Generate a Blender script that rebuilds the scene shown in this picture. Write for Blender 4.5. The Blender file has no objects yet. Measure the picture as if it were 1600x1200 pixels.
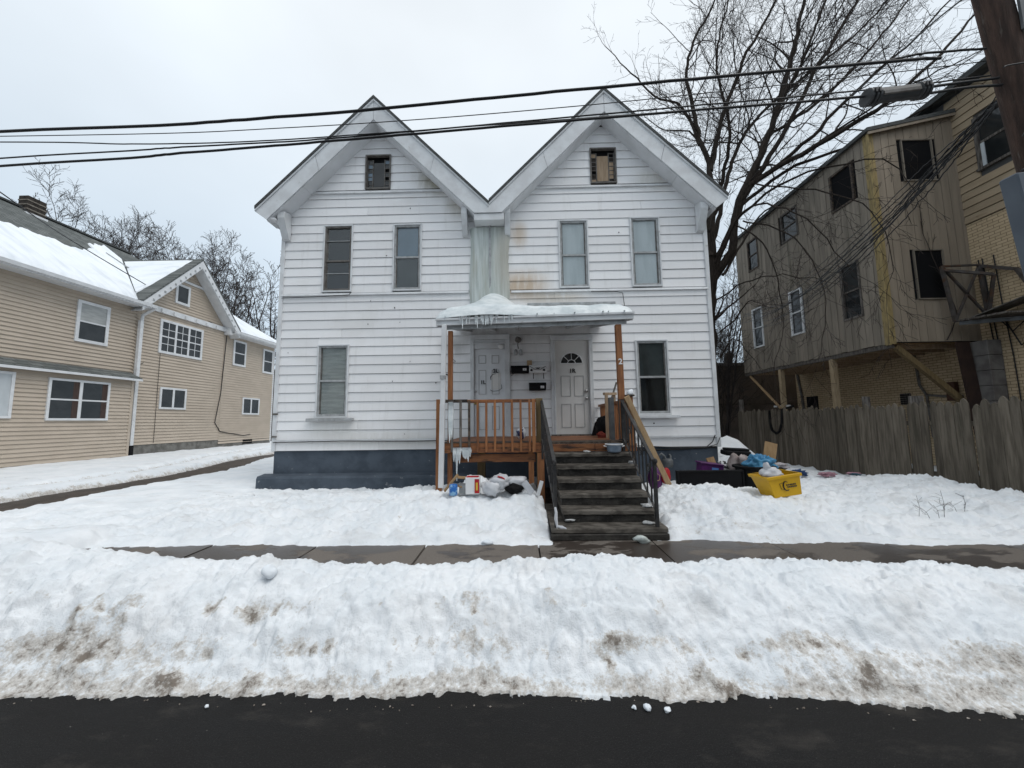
import bpy, math, random
import numpy as np
from mathutils import Matrix, Vector

# ------------------------------------------------------------------ camera, sky, sun, exposure
SC = bpy.context.scene
COL = SC.collection
cam_d = bpy.data.cameras.new("camera")
cam = bpy.data.objects.new("camera", cam_d)
COL.objects.link(cam)
cam_d.sensor_width = 36.0
cam_d.lens = 578.1 / 1600 * 36.0
cam_d.clip_start = 0.05
cam_d.clip_end = 3000


def cam_matrix(yaw, pitch, roll, pos):
    fwd = Vector((-math.sin(yaw) * math.cos(pitch), math.cos(yaw) * math.cos(pitch), math.sin(pitch)))
    right = Vector((math.cos(yaw), math.sin(yaw), 0))
    up = right.cross(fwd)
    r2 = math.cos(roll) * right - math.sin(roll) * up
    u2 = math.sin(roll) * right + math.cos(roll) * up
    m = Matrix((r2, u2, -fwd)).transposed().to_4x4()
    m.translation = pos
    return m


cam.matrix_world = cam_matrix(0.0191, 0.0985, 0.01236, Vector((0, 0, 1.62)))
SC.camera = cam

SUN_EL, SUN_AZ = math.radians(58), math.radians(122)     # behind the cloud, high on the right
world = bpy.data.worlds.new("World")
SC.world = world
world.use_nodes = True
wn, wl = world.node_tree.nodes, world.node_tree.links
wn.clear()


def wnode(t, **k):
    n = wn.new(t)
    for a, b in k.items():
        setattr(n, a, b)
    return n


w_out = wnode("ShaderNodeOutputWorld")
bg_sky = wnode("ShaderNodeBackground")
bg_cloud = wnode("ShaderNodeBackground")
w_mix = wnode("ShaderNodeMixShader")
sky = wnode("ShaderNodeTexSky")
sky.sky_type = 'NISHITA'
sky.sun_disc = False
sky.sun_elevation = SUN_EL
sky.sun_rotation = SUN_AZ
sky.dust_density = 4
bg_sky.inputs["Strength"].default_value = 0.1
wl.new(sky.outputs[0], bg_sky.inputs["Color"])
# the overcast layer: brighter towards the zenith, soft cloud mottling
w_tc = wnode("ShaderNodeTexCoord")
w_sep = wnode("ShaderNodeSeparateXYZ")
wl.new(w_tc.outputs["Generated"], w_sep.inputs[0])
w_ramp = wnode("ShaderNodeValToRGB")
w_ramp.color_ramp.elements[0].position = 0.0
w_ramp.color_ramp.elements[0].color = (0.505, 0.615, 0.72, 1)
w_ramp.color_ramp.elements[1].position = 0.75
w_ramp.color_ramp.elements[1].color = (0.86, 0.915, 0.96, 1)
e = w_ramp.color_ramp.elements.new(0.33)
e.color = (0.62, 0.72, 0.815, 1)
wl.new(w_sep.outputs["Z"], w_ramp.inputs[0])
w_map = wnode("ShaderNodeMapping")
w_map.inputs["Scale"].default_value = (1.0, 1.0, 1.8)
w_map.inputs["Location"].default_value = (0.3, 0.1, 0.0)
wl.new(w_tc.outputs["Generated"], w_map.inputs[0])
w_noise = wnode("ShaderNodeTexNoise")
w_noise.inputs["Scale"].default_value = 1.7
w_noise.inputs["Detail"].default_value = 4
w_noise.inputs["Roughness"].default_value = 0.45
wl.new(w_map.outputs[0], w_noise.inputs["Vector"])
w_mr = wnode("ShaderNodeMapRange")
w_mr.inputs["From Min"].default_value = 0.3
w_mr.inputs["From Max"].default_value = 0.7
w_mr.inputs["To Min"].default_value = 0.93
w_mr.inputs["To Max"].default_value = 1.12
wl.new(w_noise.outputs[0], w_mr.inputs["Value"])
w_mul = wnode("ShaderNodeMix", data_type='RGBA', blend_type='MULTIPLY')
w_mul.inputs[0].default_value = 1
wl.new(w_ramp.outputs[0], w_mul.inputs[6])
wl.new(w_mr.outputs[0], w_mul.inputs[7])
wl.new(w_mul.outputs[2], bg_cloud.inputs["Color"])
bg_cloud.inputs["Strength"].default_value = 0.93
w_mix.inputs[0].default_value = 0.93
wl.new(bg_sky.outputs[0], w_mix.inputs[1])
wl.new(bg_cloud.outputs[0], w_mix.inputs[2])
wl.new(w_mix.outputs[0], w_out.inputs[0])

sun_d = bpy.data.lights.new("sun", 'SUN')
sun = bpy.data.objects.new("sun", sun_d)
COL.objects.link(sun)
sun_d.energy = 1.1
sun_d.angle = math.radians(32)
sun_d.color = (1.0, 0.97, 0.93)
sd = Vector((math.sin(SUN_AZ) * math.cos(SUN_EL), math.cos(SUN_AZ) * math.cos(SUN_EL), math.sin(SUN_EL)))
sun.rotation_euler = (-sd).to_track_quat('-Z', 'Y').to_euler()

SC.view_settings.view_transform = 'Standard'
SC.view_settings.look = 'None'
SC.view_settings.gamma = 1
SC.view_settings.exposure = 0.22
SC.view_settings.use_curve_mapping = False
SC.render.engine = 'CYCLES'
SC.cycles.max_bounces = 6
SC.cycles.diffuse_bounces = 3
SC.cycles.transparent_max_bounces = 8
SC.cycles.use_denoising = True

rng = random.Random(7)

# ------------------------------------------------------------------ helpers


class MB:
    """collects simple solids and links them as ONE mesh object"""

    def __init__(s):
        s.v, s.f = [], []

    def add(s, vs, fs):
        o = len(s.v)
        s.v += [tuple(p) for p in vs]
        s.f += [tuple(i + o for i in f) for f in fs]
        return s

    def box(s, x0, x1, y0, y1, z0, z1):
        return s.add([(x0, y0, z0), (x1, y0, z0), (x1, y1, z0), (x0, y1, z0), (x0, y0, z1), (x1, y0, z1), (x1, y1, z1), (x0, y1, z1)],
                     [(3, 2, 1, 0), (4, 5, 6, 7), (0, 1, 5, 4), (1, 2, 6, 5), (2, 3, 7, 6), (3, 0, 4, 7)])

    def prism(s, poly, axis, a, b):
        """poly: 2D outline, extruded along axis (0,1,2) from a to b"""
        def P(p, t):
            q = list(p)
            q.insert(axis, t)
            return q
        n = len(poly)
        vs = [P(p, a) for p in poly] + [P(p, b) for p in poly]
        fs = [tuple(range(n))[::-1], tuple(range(n, 2 * n))] + [(i, (i + 1) % n, (i + 1) % n + n, i + n) for i in range(n)]
        return s.add(vs, fs)

    def bar(s, p0, p1, w, h, up=(0, 0, 1)):
        p0, p1 = Vector(p0), Vector(p1)
        d = (p1 - p0).normalized()
        up = Vector(up)
        if abs(d.dot(up)) > 0.98:
            up = Vector((0, 1, 0))
        r = d.cross(up).normalized()
        u = r.cross(d)
        vs = []
        for p in (p0, p1):
            for a, b in ((-1, -1), (1, -1), (1, 1), (-1, 1)):
                vs.append(p + r * (a * w / 2) + u * (b * h / 2))
        return s.add(vs, [(0, 1, 2, 3), (7, 6, 5, 4), (0, 4, 5, 1), (1, 5, 6, 2), (2, 6, 7, 3), (3, 7, 4, 0)])

    def tube(s, pts, rad, n=6, cap=True):
        pts = [Vector(p) for p in pts]
        if not hasattr(rad, '__len__'):
            rad = [rad] * len(pts)
        vs, fs = [], []
        ref = None
        for i, p in enumerate(pts):
            a = pts[max(0, i - 1)]
            b = pts[min(len(pts) - 1, i + 1)]
            d = (b - a)
            if d.length < 1e-9:
                d = Vector((0, 0, 1))
            d.normalize()
            if ref is None:
                ref = Vector((0, 0, 1)) if abs(d.z) < 0.9 else Vector((1, 0, 0))
            r = d.cross(ref)
            if r.length < 1e-4:
                r = d.cross(Vector((0.3, 1, 0.2)))
            r.normalize()
            u = r.cross(d)
            ref = u
            for k in range(n):
                t = 2 * math.pi * k / n
                vs.append(p + (r * math.cos(t) + u * math.sin(t)) * rad[i])
        for i in range(len(pts) - 1):
            for k in range(n):
                k2 = (k + 1) % n
                fs.append((i * n + k, i * n + k2, (i + 1) * n + k2, (i + 1) * n + k))
        if cap:
            fs.append(tuple(range(n)))
            fs.append(tuple(range((len(pts) - 1) * n, len(pts) * n))[::-1])
        return s.add(vs, fs)

    def lathe(s, prof, c, n=16):
        """prof: (radius, z) pairs turned about the vertical through c"""
        vs, fs = [], []
        for r, z in prof:
            for k in range(n):
                t = 2 * math.pi * k / n
                vs.append((c[0] + r * math.cos(t), c[1] + r * math.sin(t), c[2] + z))
        for i in range(len(prof) - 1):
            for k in range(n):
                k2 = (k + 1) % n
                fs.append((i * n + k, i * n + k2, (i + 1) * n + k2, (i + 1) * n + k))
        return s.add(vs, fs)

    def blob(s, c, r, seed=0, amp=0.25, freq=2.0, n=12, crease=False):
        """a lumpy or crumpled rounded mass"""
        rg = np.random.RandomState(seed)
        ks = rg.normal(size=(14, 3)) * freq
        ph = rg.uniform(0, 6.28, 14)
        vs, fs = [], []
        m = n * 2
        for i in range(n + 1):
            th = math.pi * i / n
            for k in range(m):
                t = 2 * math.pi * k / m
                d = np.array([math.sin(th) * math.cos(t), math.sin(th) * math.sin(t), math.cos(th)])
                q = ks @ d + ph
                h = (1 - np.abs(np.sin(q))).mean() - 0.35 if crease else np.sin(q).mean()
                k_ = 1 + amp * h * 2
                vs.append((c[0] + r[0] * d[0] * k_, c[1] + r[1] * d[1] * k_, c[2] + r[2] * d[2] * k_))
        for i in range(n):
            for k in range(m):
                k2 = (k + 1) % m
                fs.append((i * m + k, (i + 1) * m + k, (i + 1) * m + k2, i * m + k2))
        return s.add(vs, fs)

    def build(s, name, mat, parent=None, local=False, bevel=0, smooth=False, base=None):
        off = Vector((0, 0, 0))
        if parent is not None and not local:
            p = parent
            while p is not None:
                off += p.location
                p = p.parent
        if base is not None:
            off = Vector(base)
        me = bpy.data.meshes.new(name)
        me.from_pydata([(v[0] - off.x, v[1] - off.y, v[2] - off.z) for v in s.v], [], s.f)
        me.materials.append(mat)
        if smooth:
            me.polygons.foreach_set("use_smooth", [True] * len(me.polygons))
        me.update()
        o = bpy.data.objects.new(name, me)
        COL.objects.link(o)
        if base is not None:
            o.location = base
        if parent is not None:
            o.parent = parent
        if bevel:
            b = o.modifiers.new("bevel", 'BEVEL')
            b.width = bevel
            b.segments = 1
            b.limit_method = 'ANGLE'
        return o


def tag(o, label, cat=None, group=None, kind=None):
    o["label"] = label
    if cat:
        o["category"] = cat
    if group:
        o["group"] = group
    if kind:
        o["kind"] = kind
    return o


def thing(name, loc, label, cat, group=None, rz=0):
    o = bpy.data.objects.new(name, None)
    o.empty_display_size = 0.1
    o.location = loc
    o.rotation_euler = (0, 0, rz)
    COL.objects.link(o)
    return tag(o, label, cat, group)


def single(mb, name, mat, base, label, cat, group=None, **k):
    return tag(mb.build(name, mat, base=base, **k), label, cat, group)


def text(body, size, loc, mat, parent, rot=(math.pi / 2, 0, 0), name="number", bold=0.028):
    cu = bpy.data.curves.new(name, 'FONT')
    cu.body = body
    cu.size = size
    cu.extrude = 0.002
    cu.offset = bold * size
    cu.align_x = 'CENTER'
    cu.align_y = 'CENTER'
    cu.resolution_u = 3
    cu.materials.append(mat)
    fo = bpy.data.objects.new(name, cu)
    COL.objects.link(fo)
    bpy.context.view_layer.update()
    me = bpy.data.meshes.new_from_object(fo.evaluated_get(bpy.context.evaluated_depsgraph_get()))
    bpy.data.objects.remove(fo)
    bpy.data.curves.remove(cu)
    o = bpy.data.objects.new(name, me)
    COL.objects.link(o)
    off = Vector((0, 0, 0))
    p = parent
    while p is not None:
        off += p.location
        p = p.parent
    o.location = Vector(loc) - off
    o.rotation_euler = rot
    o.parent = parent
    return o


# ---- numpy value noise
def _hash(ix, iy, seed):
    h = (ix.astype(np.int64) * 374761393 + iy.astype(np.int64) * 668265263 + seed * 1442695041) & 0x7fffffff
    h = (h ^ (h >> 13)) * 1274126177 & 0x7fffffff
    return ((h ^ (h >> 16)) & 0xffff) / 65535.0


def vnoise(x, y, seed=0):
    ix, iy = np.floor(x), np.floor(y)
    fx, fy = x - ix, y - iy
    ux, uy = fx * fx * fx * (fx * (fx * 6 - 15) + 10), fy * fy * fy * (fy * (fy * 6 - 15) + 10)
    a, b = _hash(ix, iy, seed), _hash(ix + 1, iy, seed)
    c, d = _hash(ix, iy + 1, seed), _hash(ix + 1, iy + 1, seed)
    return (a + (b - a) * ux) * (1 - uy) + (c + (d - c) * ux) * uy - 0.5


def gnoise(x, y, seed=0):
    ix, iy = np.floor(x), np.floor(y)
    fx, fy = x - ix, y - iy
    ux, uy = fx * fx * fx * (fx * (fx * 6 - 15) + 10), fy * fy * fy * (fy * (fy * 6 - 15) + 10)

    def gr(i, j):
        a = _hash(ix + i, iy + j, seed) * 6.2831853
        return np.cos(a) * (fx - i) + np.sin(a) * (fy - j)
    a, b, c, d = gr(0, 0), gr(1, 0), gr(0, 1), gr(1, 1)
    return ((a + (b - a) * ux) * (1 - uy) + (c + (d - c) * ux) * uy) * 0.85


def fbm(x, y, seed=0, octv=4, gain=0.5):
    s, a, t = 0, 1.0, 0
    c, sn = 0.8, 0.6
    x, y = np.asarray(x, float) * 0.955 - np.asarray(y, float) * 0.296 + 0.37, np.asarray(x, float) * 0.296 + np.asarray(y, float) * 0.955 + 0.61
    for i in range(octv):
        s = s + a * gnoise(x, y, seed + i * 17)
        t += a
        x, y = (c * x - sn * y) * 2.03 + 5.1, (sn * x + c * y) * 2.03 + 1.7
        a *= gain
    return s / t * 2


def sstep(a, b, x):
    t = np.clip((x - a) / (b - a), 0, 1)
    return t * t * (3 - 2 * t)


# ------------------------------------------------------------------ materials
class NT:
    def __init__(s, name):
        s.m = bpy.data.materials.new(name)
        s.m.use_nodes = True
        s.n, s.l = s.m.node_tree.nodes, s.m.node_tree.links
        s.bsdf = s.n["Principled BSDF"]
        s.out = s.n["Material Output"]
        s._pos = None

    def node(s, t, **k):
        n = s.n.new(t)
        for a, b in k.items():
            setattr(n, a, b)
        return n

    def pos(s):
        if s._pos is None:
            s._pos = s.node("ShaderNodeNewGeometry").outputs["Position"]
        return s._pos

    def noise(s, scale, stretch=(1, 1, 1), detail=5, rough=0.55, loc=(0, 0, 0), vec=None):
        mp = s.node("ShaderNodeMapping")
        mp.inputs["Scale"].default_value = stretch
        mp.inputs["Location"].default_value = loc
        s.l.new(vec or s.pos(), mp.inputs[0])
        nz = s.node("ShaderNodeTexNoise")
        nz.inputs["Scale"].default_value = scale
        nz.inputs["Detail"].default_value = detail
        nz.inputs["Roughness"].default_value = rough
        s.l.new(mp.outputs[0], nz.inputs["Vector"])
        return nz.outputs[0]

    def rng(s, v, a, b, c=0.0, d=1.0):
        m = s.node("ShaderNodeMapRange")
        m.interpolation_type = 'SMOOTHSTEP'
        for i, x in zip(("From Min", "From Max", "To Min", "To Max"), (a, b, c, d)):
            m.inputs[i].default_value = x
        s.l.new(v, m.inputs["Value"])
        return m.outputs[0]

    def math(s, op, a, b=None):
        m = s.node("ShaderNodeMath", operation=op)
        for i, x in enumerate((a, b)):
            if x is None:
                continue
            if isinstance(x, (int, float)):
                m.inputs[i].default_value = x
            else:
                s.l.new(x, m.inputs[i])
        return m.outputs[0]

    def mix(s, f, a, b, blend='MIX'):
        m = s.node("ShaderNodeMix", data_type='RGBA', blend_type=blend)
        for i, x in ((0, f), (6, a), (7, b)):
            if isinstance(x, (int, float)):
                m.inputs[i].default_value = x
            elif isinstance(x, tuple):
                m.inputs[i].default_value = (*x, 1) if len(x) == 3 else x
            else:
                s.l.new(x, m.inputs[i])
        return m.outputs[2]

    def rand(s, col, amt):
        oi = s.node("ShaderNodeObjectInfo")
        v = s.rng(oi.outputs["Random"], 0, 1, 1 - amt, 1 + amt)
        return s.mix(1.0, col, v, 'MULTIPLY')

    def blob(s, c, r):
        """1 inside an ellipsoid round c falling to 0 at its rim"""
        mp = s.node("ShaderNodeMapping", vector_type='TEXTURE')
        mp.inputs["Location"].default_value = c
        mp.inputs["Scale"].default_value = r
        s.l.new(s.pos(), mp.inputs[0])
        ln = s.node("ShaderNodeVectorMath", operation='LENGTH')
        s.l.new(mp.outputs[0], ln.inputs[0])
        return s.rng(ln.outputs["Value"], 0.15, 1.0, 1.0, 0.0)

    def bump(s, h, strength, dist=0.02):
        b = s.node("ShaderNodeBump")
        b.inputs["Strength"].default_value = strength
        b.inputs["Distance"].default_value = dist
        s.l.new(h, b.inputs["Height"])
        s.l.new(b.outputs[0], s.bsdf.inputs["Normal"])

    def fin(s, col, rough=0.7, spec=0.3, metal=0.0):
        if isinstance(col, tuple):
            s.bsdf.inputs["Base Color"].default_value = (*col, 1)
        else:
            s.l.new(col, s.bsdf.inputs["Base Color"])
        if isinstance(rough, (int, float)):
            s.bsdf.inputs["Roughness"].default_value = rough
        else:
            s.l.new(rough, s.bsdf.inputs["Roughness"])
        s.bsdf.inputs["Specular IOR Level"].default_value = spec
        s.bsdf.inputs["Metallic"].default_value = metal
        return s.m


def mat(name, c, c2=None, scale=6, rough=0.7, spec=0.3, rand=0.0, metal=0.0, bump=0.0, bscale=None, stretch=(1, 1, 1), dirt=None, lo=0.35, hi=0.65, bdist=0.01):
    t = NT(name)
    col = c
    if c2 is not None:
        n = t.noise(scale, stretch)
        col = t.mix(t.rng(n, lo, hi), c, c2)
    if dirt:
        dc, dscale, dlo, dhi = dirt
        n2 = t.noise(dscale, stretch, loc=(3, 7, 1), detail=7, rough=0.65)
        col = t.mix(t.rng(n2, dlo, dhi), col, dc)
    if rand:
        col = t.rand(col if not isinstance(col, tuple) else t.mix(0.0, col, col), rand)
    if bump:
        t.bump(t.noise(bscale or scale * 4, stretch, detail=6), bump, bdist)
    return t.fin(col, rough, spec, metal)


M = {}
# white aluminium siding, weathered: faint streaks, rust by the valley, mildew under the left gable
t = NT("white_siding")
st = t.noise(2.5, (3.5, 3.5, 0.35), detail=7, rough=0.6)
col = t.mix(t.rng(st, 0.52, 0.80, 0, 0.35), (0.80, 0.80, 0.805), (0.58, 0.57, 0.55))
sp = t.noise(38, (1, 1, 1), detail=2)
col = t.mix(t.rng(sp, 0.72, 0.78, 0, 0.5), col, (0.30, 0.28, 0.25))
mot = t.noise(1.1, (1, 1, 1.6), loc=(4, 2, 9), detail=5)
col = t.mix(t.rng(mot, 0.5, 0.75, 0, 0.22), col, (0.55, 0.53, 0.49))
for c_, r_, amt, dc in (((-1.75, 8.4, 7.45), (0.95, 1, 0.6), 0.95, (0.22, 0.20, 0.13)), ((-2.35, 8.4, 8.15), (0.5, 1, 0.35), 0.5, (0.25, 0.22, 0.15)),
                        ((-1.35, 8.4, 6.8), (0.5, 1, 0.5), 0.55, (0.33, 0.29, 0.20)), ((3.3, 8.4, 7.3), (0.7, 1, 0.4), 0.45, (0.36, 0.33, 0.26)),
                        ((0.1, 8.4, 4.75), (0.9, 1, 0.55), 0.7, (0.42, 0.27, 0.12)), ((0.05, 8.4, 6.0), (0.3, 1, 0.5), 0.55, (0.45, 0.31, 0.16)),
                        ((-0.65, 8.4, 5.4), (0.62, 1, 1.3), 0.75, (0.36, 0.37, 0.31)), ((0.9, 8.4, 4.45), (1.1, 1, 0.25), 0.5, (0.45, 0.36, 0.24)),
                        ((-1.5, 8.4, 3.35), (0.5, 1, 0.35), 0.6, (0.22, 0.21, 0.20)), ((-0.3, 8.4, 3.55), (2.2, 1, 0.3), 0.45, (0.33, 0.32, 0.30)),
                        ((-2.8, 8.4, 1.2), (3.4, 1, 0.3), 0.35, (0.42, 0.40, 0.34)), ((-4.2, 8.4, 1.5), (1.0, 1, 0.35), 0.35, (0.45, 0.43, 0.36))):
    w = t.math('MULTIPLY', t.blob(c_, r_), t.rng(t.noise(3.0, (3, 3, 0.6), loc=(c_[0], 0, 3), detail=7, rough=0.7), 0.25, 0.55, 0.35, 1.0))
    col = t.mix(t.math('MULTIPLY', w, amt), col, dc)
col = t.rand(col, 0.05)
t.bump(t.noise(7, (1, 1, 3), detail=4), 0.12, 0.01)
M['siding'] = t.fin(col, 0.5, 0.35)

M['trim'] = mat("white_trim", (0.68, 0.70, 0.715), (0.58, 0.59, 0.60), 3, 0.5, 0.35, rand=0.03, dirt=((0.34, 0.33, 0.30), 7, 0.60, 0.85), bump=0.1, bscale=20)
M['soffit'] = mat("soffit_white", (0.70, 0.71, 0.73), (0.62, 0.63, 0.64), 2.5, 0.55, 0.3, rand=0.03, dirt=((0.40, 0.39, 0.36), 4, 0.62, 0.9))
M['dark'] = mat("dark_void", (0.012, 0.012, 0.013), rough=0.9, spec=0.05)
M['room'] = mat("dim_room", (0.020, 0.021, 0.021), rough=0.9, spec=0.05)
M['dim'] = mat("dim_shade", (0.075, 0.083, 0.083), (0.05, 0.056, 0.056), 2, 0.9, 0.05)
M['gap'] = mat("siding_backing", (0.10, 0.10, 0.10), rough=0.9, spec=0.05)
M['alu'] = mat("aluminium_frame", (0.40, 0.41, 0.42), (0.28, 0.29, 0.29), 8, 0.5, 0.4, dirt=((0.12, 0.12, 0.11), 14, 0.56, 0.8))
M['alu_dark'] = mat("dark_weathered_frame", (0.17, 0.16, 0.15), (0.10, 0.09, 0.08), 10, 0.6, 0.3)
M['curtain'] = mat("pale_curtain", (0.56, 0.595, 0.615), (0.47, 0.505, 0.525), 3, 0.8, 0.1, stretch=(2, 1, 0.3))
M['blind'] = mat("grey_blind", (0.44, 0.45, 0.44), (0.35, 0.36, 0.355), 3, 0.8, 0.1, stretch=(1, 1, 6))
M['blue_glass_sky'] = mat("blue_glass_sky_reflection", (0.13, 0.19, 0.25), (0.10, 0.15, 0.20), 2, 0.2, 0.5)  # small attic panes; behind a sash pane it paints the reflected sky
M['plywood'] = mat("plywood", (0.40, 0.30, 0.21), (0.32, 0.23, 0.15), 4, 0.7, 0.2, stretch=(6, 1, 1))
t = NT("window_glass")
gl = t.node("ShaderNodeBsdfGlossy")
gl.inputs["Roughness"].default_value = 0.02
tr = t.node("ShaderNodeBsdfTransparent")
tr.inputs[0].default_value = (0.93, 0.95, 0.95, 1)
lw = t.node("ShaderNodeLayerWeight")
lw.inputs["Blend"].default_value = 0.5
refl = t.math('ADD', t.math('MULTIPLY', t.math('POWER', lw.outputs["Facing"], 4.0), 0.8), 0.06)
wob = t.node("ShaderNodeBump")
wob.inputs["Strength"].default_value = 0.06
wob.inputs["Distance"].default_value = 0.05
t.l.new(t.noise(1.5), wob.inputs["Height"])
t.l.new(wob.outputs[0], gl.inputs["Normal"])
mx = t.node("ShaderNodeMixShader")
t.l.new(refl, mx.inputs[0])
t.l.new(tr.outputs[0], mx.inputs[1])
t.l.new(gl.outputs[0], mx.inputs[2])
t.l.new(mx.outputs[0], t.out.inputs[0])
M['glass'] = t.m

# snow: white where clean, brown grit and grey slush where the "dirt" attribute says so
t = NT("snow")
at = t.node("ShaderNodeAttribute", attribute_name="dirt")
n1 = t.noise(13, detail=9, rough=0.72)
n2 = t.noise(60, detail=4, loc=(2, 5, 1))
n3 = t.noise(42, (1, 1, 1.4), detail=6, rough=0.7, loc=(7, 3, 2))
dm = t.math('ADD', at.outputs["Fac"], t.math('ADD', t.math('MULTIPLY', t.math('SUBTRACT', n1, 0.5), 1.5), t.math('MULTIPLY', t.math('SUBTRACT', n3, 0.5), 1.3)))
big = t.noise(2.2, detail=5)
col = t.mix(t.rng(big, 0.35, 0.7), (0.72, 0.755, 0.785), (0.81, 0.83, 0.85))
gv = t.noise(1.5, (1, 2.0, 1.5), detail=7, rough=0.65, loc=(11, 3, 5))
col = t.mix(t.rng(gv, 0.50, 0.72, 0, 0.42), col, (0.50, 0.49, 0.48))
col = t.mix(t.rng(dm, 0.25, 0.60, 0, 0.75), col, (0.50, 0.465, 0.42))
col = t.mix(t.rng(dm, 0.55, 1.0, 0, 0.9), col, (0.165, 0.135, 0.108))
sp2 = t.math('MULTIPLY', t.rng(n2, 0.69, 0.74), t.rng(n1, 0.45, 0.6))
col = t.mix(t.math('MULTIPLY', sp2, 0.55), col, (0.22, 0.19, 0.15))
t.bump(t.math('ADD', t.noise(26, detail=8, rough=0.65), t.math('MULTIPLY', t.noise(110, detail=3), 0.35)), 0.55, 0.022)
M['snow'] = t.fin(col, 0.62, 0.25)
M['roof_snow'] = mat("roof_snow", (0.82, 0.855, 0.89), (0.70, 0.745, 0.79), 1.6, 0.6, 0.25, stretch=(0.5, 2.2, 0.5), lo=0.42, hi=0.72, bump=0.5, bscale=7, bdist=0.04)

t = NT("ice")
n = t.noise(3.2, (5, 5, 0.35), detail=8, rough=0.6)
col = t.mix(t.rng(n, 0.35, 0.65), (0.66, 0.71, 0.69), (0.46, 0.51, 0.48))
col = t.mix(t.rng(t.noise(2.0, (4, 4, 0.3), loc=(9, 1, 4), detail=6), 0.52, 0.72, 0, 0.5), col, (0.38, 0.36, 0.27))
col = t.mix(t.math('MULTIPLY', t.blob((-0.25, 8.3, 5.4), (0.42, 1, 1.6)), 0.75), col, (0.44, 0.42, 0.36))
t.bump(t.noise(9, (2, 2, 0.5), detail=6), 0.35, 0.02)
t.bsdf.inputs["Transmission Weight"].default_value = 0.15
M['ice'] = t.fin(col, 0.28, 0.5)
t = NT("porch_ice")
n = t.noise(3.0, (1.2, 1.2, 2.5), detail=7, rough=0.6)
col = t.mix(t.rng(n, 0.35, 0.68), (0.74, 0.78, 0.79), (0.52, 0.58, 0.60))
t.bump(t.noise(8, (1, 1, 1.5), detail=6), 0.35, 0.03)
M['porch_ice'] = t.fin(col, 0.35, 0.45)

t = NT("asphalt")
n = t.noise(1.3, (0.6, 1.5, 1), detail=7)
col = t.mix(t.rng(n, 0.3, 0.7), (0.0068, 0.0064, 0.0066), (0.0135, 0.0128, 0.0125))
g = t.noise(160, detail=2)
col = t.mix(t.rng(g, 0.56, 0.70, 0, 0.7), col, (0.040, 0.039, 0.038))
sp = t.noise(34, detail=2, loc=(5, 5, 5))
col = t.mix(t.rng(sp, 0.745, 0.78, 0, 0.7), col, (0.26, 0.25, 0.23))
col = t.mix(t.rng(t.noise(2.6, (1, 2.2, 1), loc=(1, 8, 2), detail=8, rough=0.7), 0.52, 0.72, 0, 0.65), col, (0.040, 0.036, 0.032))
t.bump(t.noise(130, detail=4), 0.8, 0.006)
M['asphalt'] = t.fin(col, t.rng(n, 0.35, 0.7, 0.65, 0.9), 0.2)

t = NT("sidewalk_concrete")
n = t.noise(1.5, (0.8, 1.6, 1), detail=7, rough=0.6)
wet = t.rng(n, 0.49, 0.53)
g = t.noise(70, detail=4)
dry = t.mix(t.rng(g, 0.3, 0.7), (0.115, 0.099, 0.086), (0.150, 0.132, 0.114))
wetc = t.mix(t.rng(g, 0.3, 0.7), (0.040, 0.032, 0.027), (0.054, 0.043, 0.036))
col = t.rand(t.mix(wet, wetc, dry), 0.10)
t.bump(g, 0.35, 0.006)
M['walk'] = t.fin(col, t.rng(n, 0.49, 0.53, 0.30, 0.8), 0.4)
M['joint'] = mat("joint_dirt", (0.022, 0.018, 0.015), (0.035, 0.03, 0.025), 20, 0.9)
t = NT("wet_soil")
n = t.noise(3, detail=8, rough=0.7)
col = t.mix(t.rng(n, 0.3, 0.7), (0.028, 0.021, 0.016), (0.070, 0.053, 0.040))
t.bump(t.noise(14, detail=7), 0.8, 0.03)
M['soil'] = t.fin(col, 0.6, 0.35)

M['found'] = mat("slate_painted_foundation", (0.080, 0.100, 0.126), (0.055, 0.070, 0.090), 3, 0.7, 0.25, dirt=((0.25, 0.26, 0.27), 9, 0.63, 0.71), bump=0.4, bscale=16)
M['shingle'] = mat("dark_shingle", (0.055, 0.058, 0.058), (0.090, 0.094, 0.092), 9, 0.85, 0.2, stretch=(1, 1, 3), bump=0.4, bscale=30)
t = NT("grey_green_shingles")
br = t.node("ShaderNodeTexBrick")
br.inputs["Scale"].default_value = 1
br.inputs["Brick Width"].default_value = 0.32
br.inputs["Row Height"].default_value = 0.115
br.inputs["Mortar Size"].default_value = 0.008
br.inputs["Color1"].default_value = (0.105, 0.115, 0.112, 1)
br.inputs["Color2"].default_value = (0.18, 0.19, 0.186, 1)
br.inputs["Mortar"].default_value = (0.022, 0.025, 0.024, 1)
cx = t.node("ShaderNodeCombineXYZ")
sx = t.node("ShaderNodeSeparateXYZ")
t.l.new(t.pos(), sx.inputs[0])
t.l.new(t.math('ADD', sx.outputs["Y"], t.math('MULTIPLY', sx.outputs["X"], 0.0)), cx.inputs["X"])
t.l.new(sx.outputs["Z"], cx.inputs["Y"])
t.l.new(cx.outputs[0], br.inputs["Vector"])
col = t.mix(t.rng(t.noise(5), 0.3, 0.7, 0, 0.4), br.outputs["Color"], (0.09, 0.097, 0.094))
t.bump(br.outputs["Fac"], -0.4, 0.02)
M['shingle_grey'] = t.fin(col, 0.9, 0.2)

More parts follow.
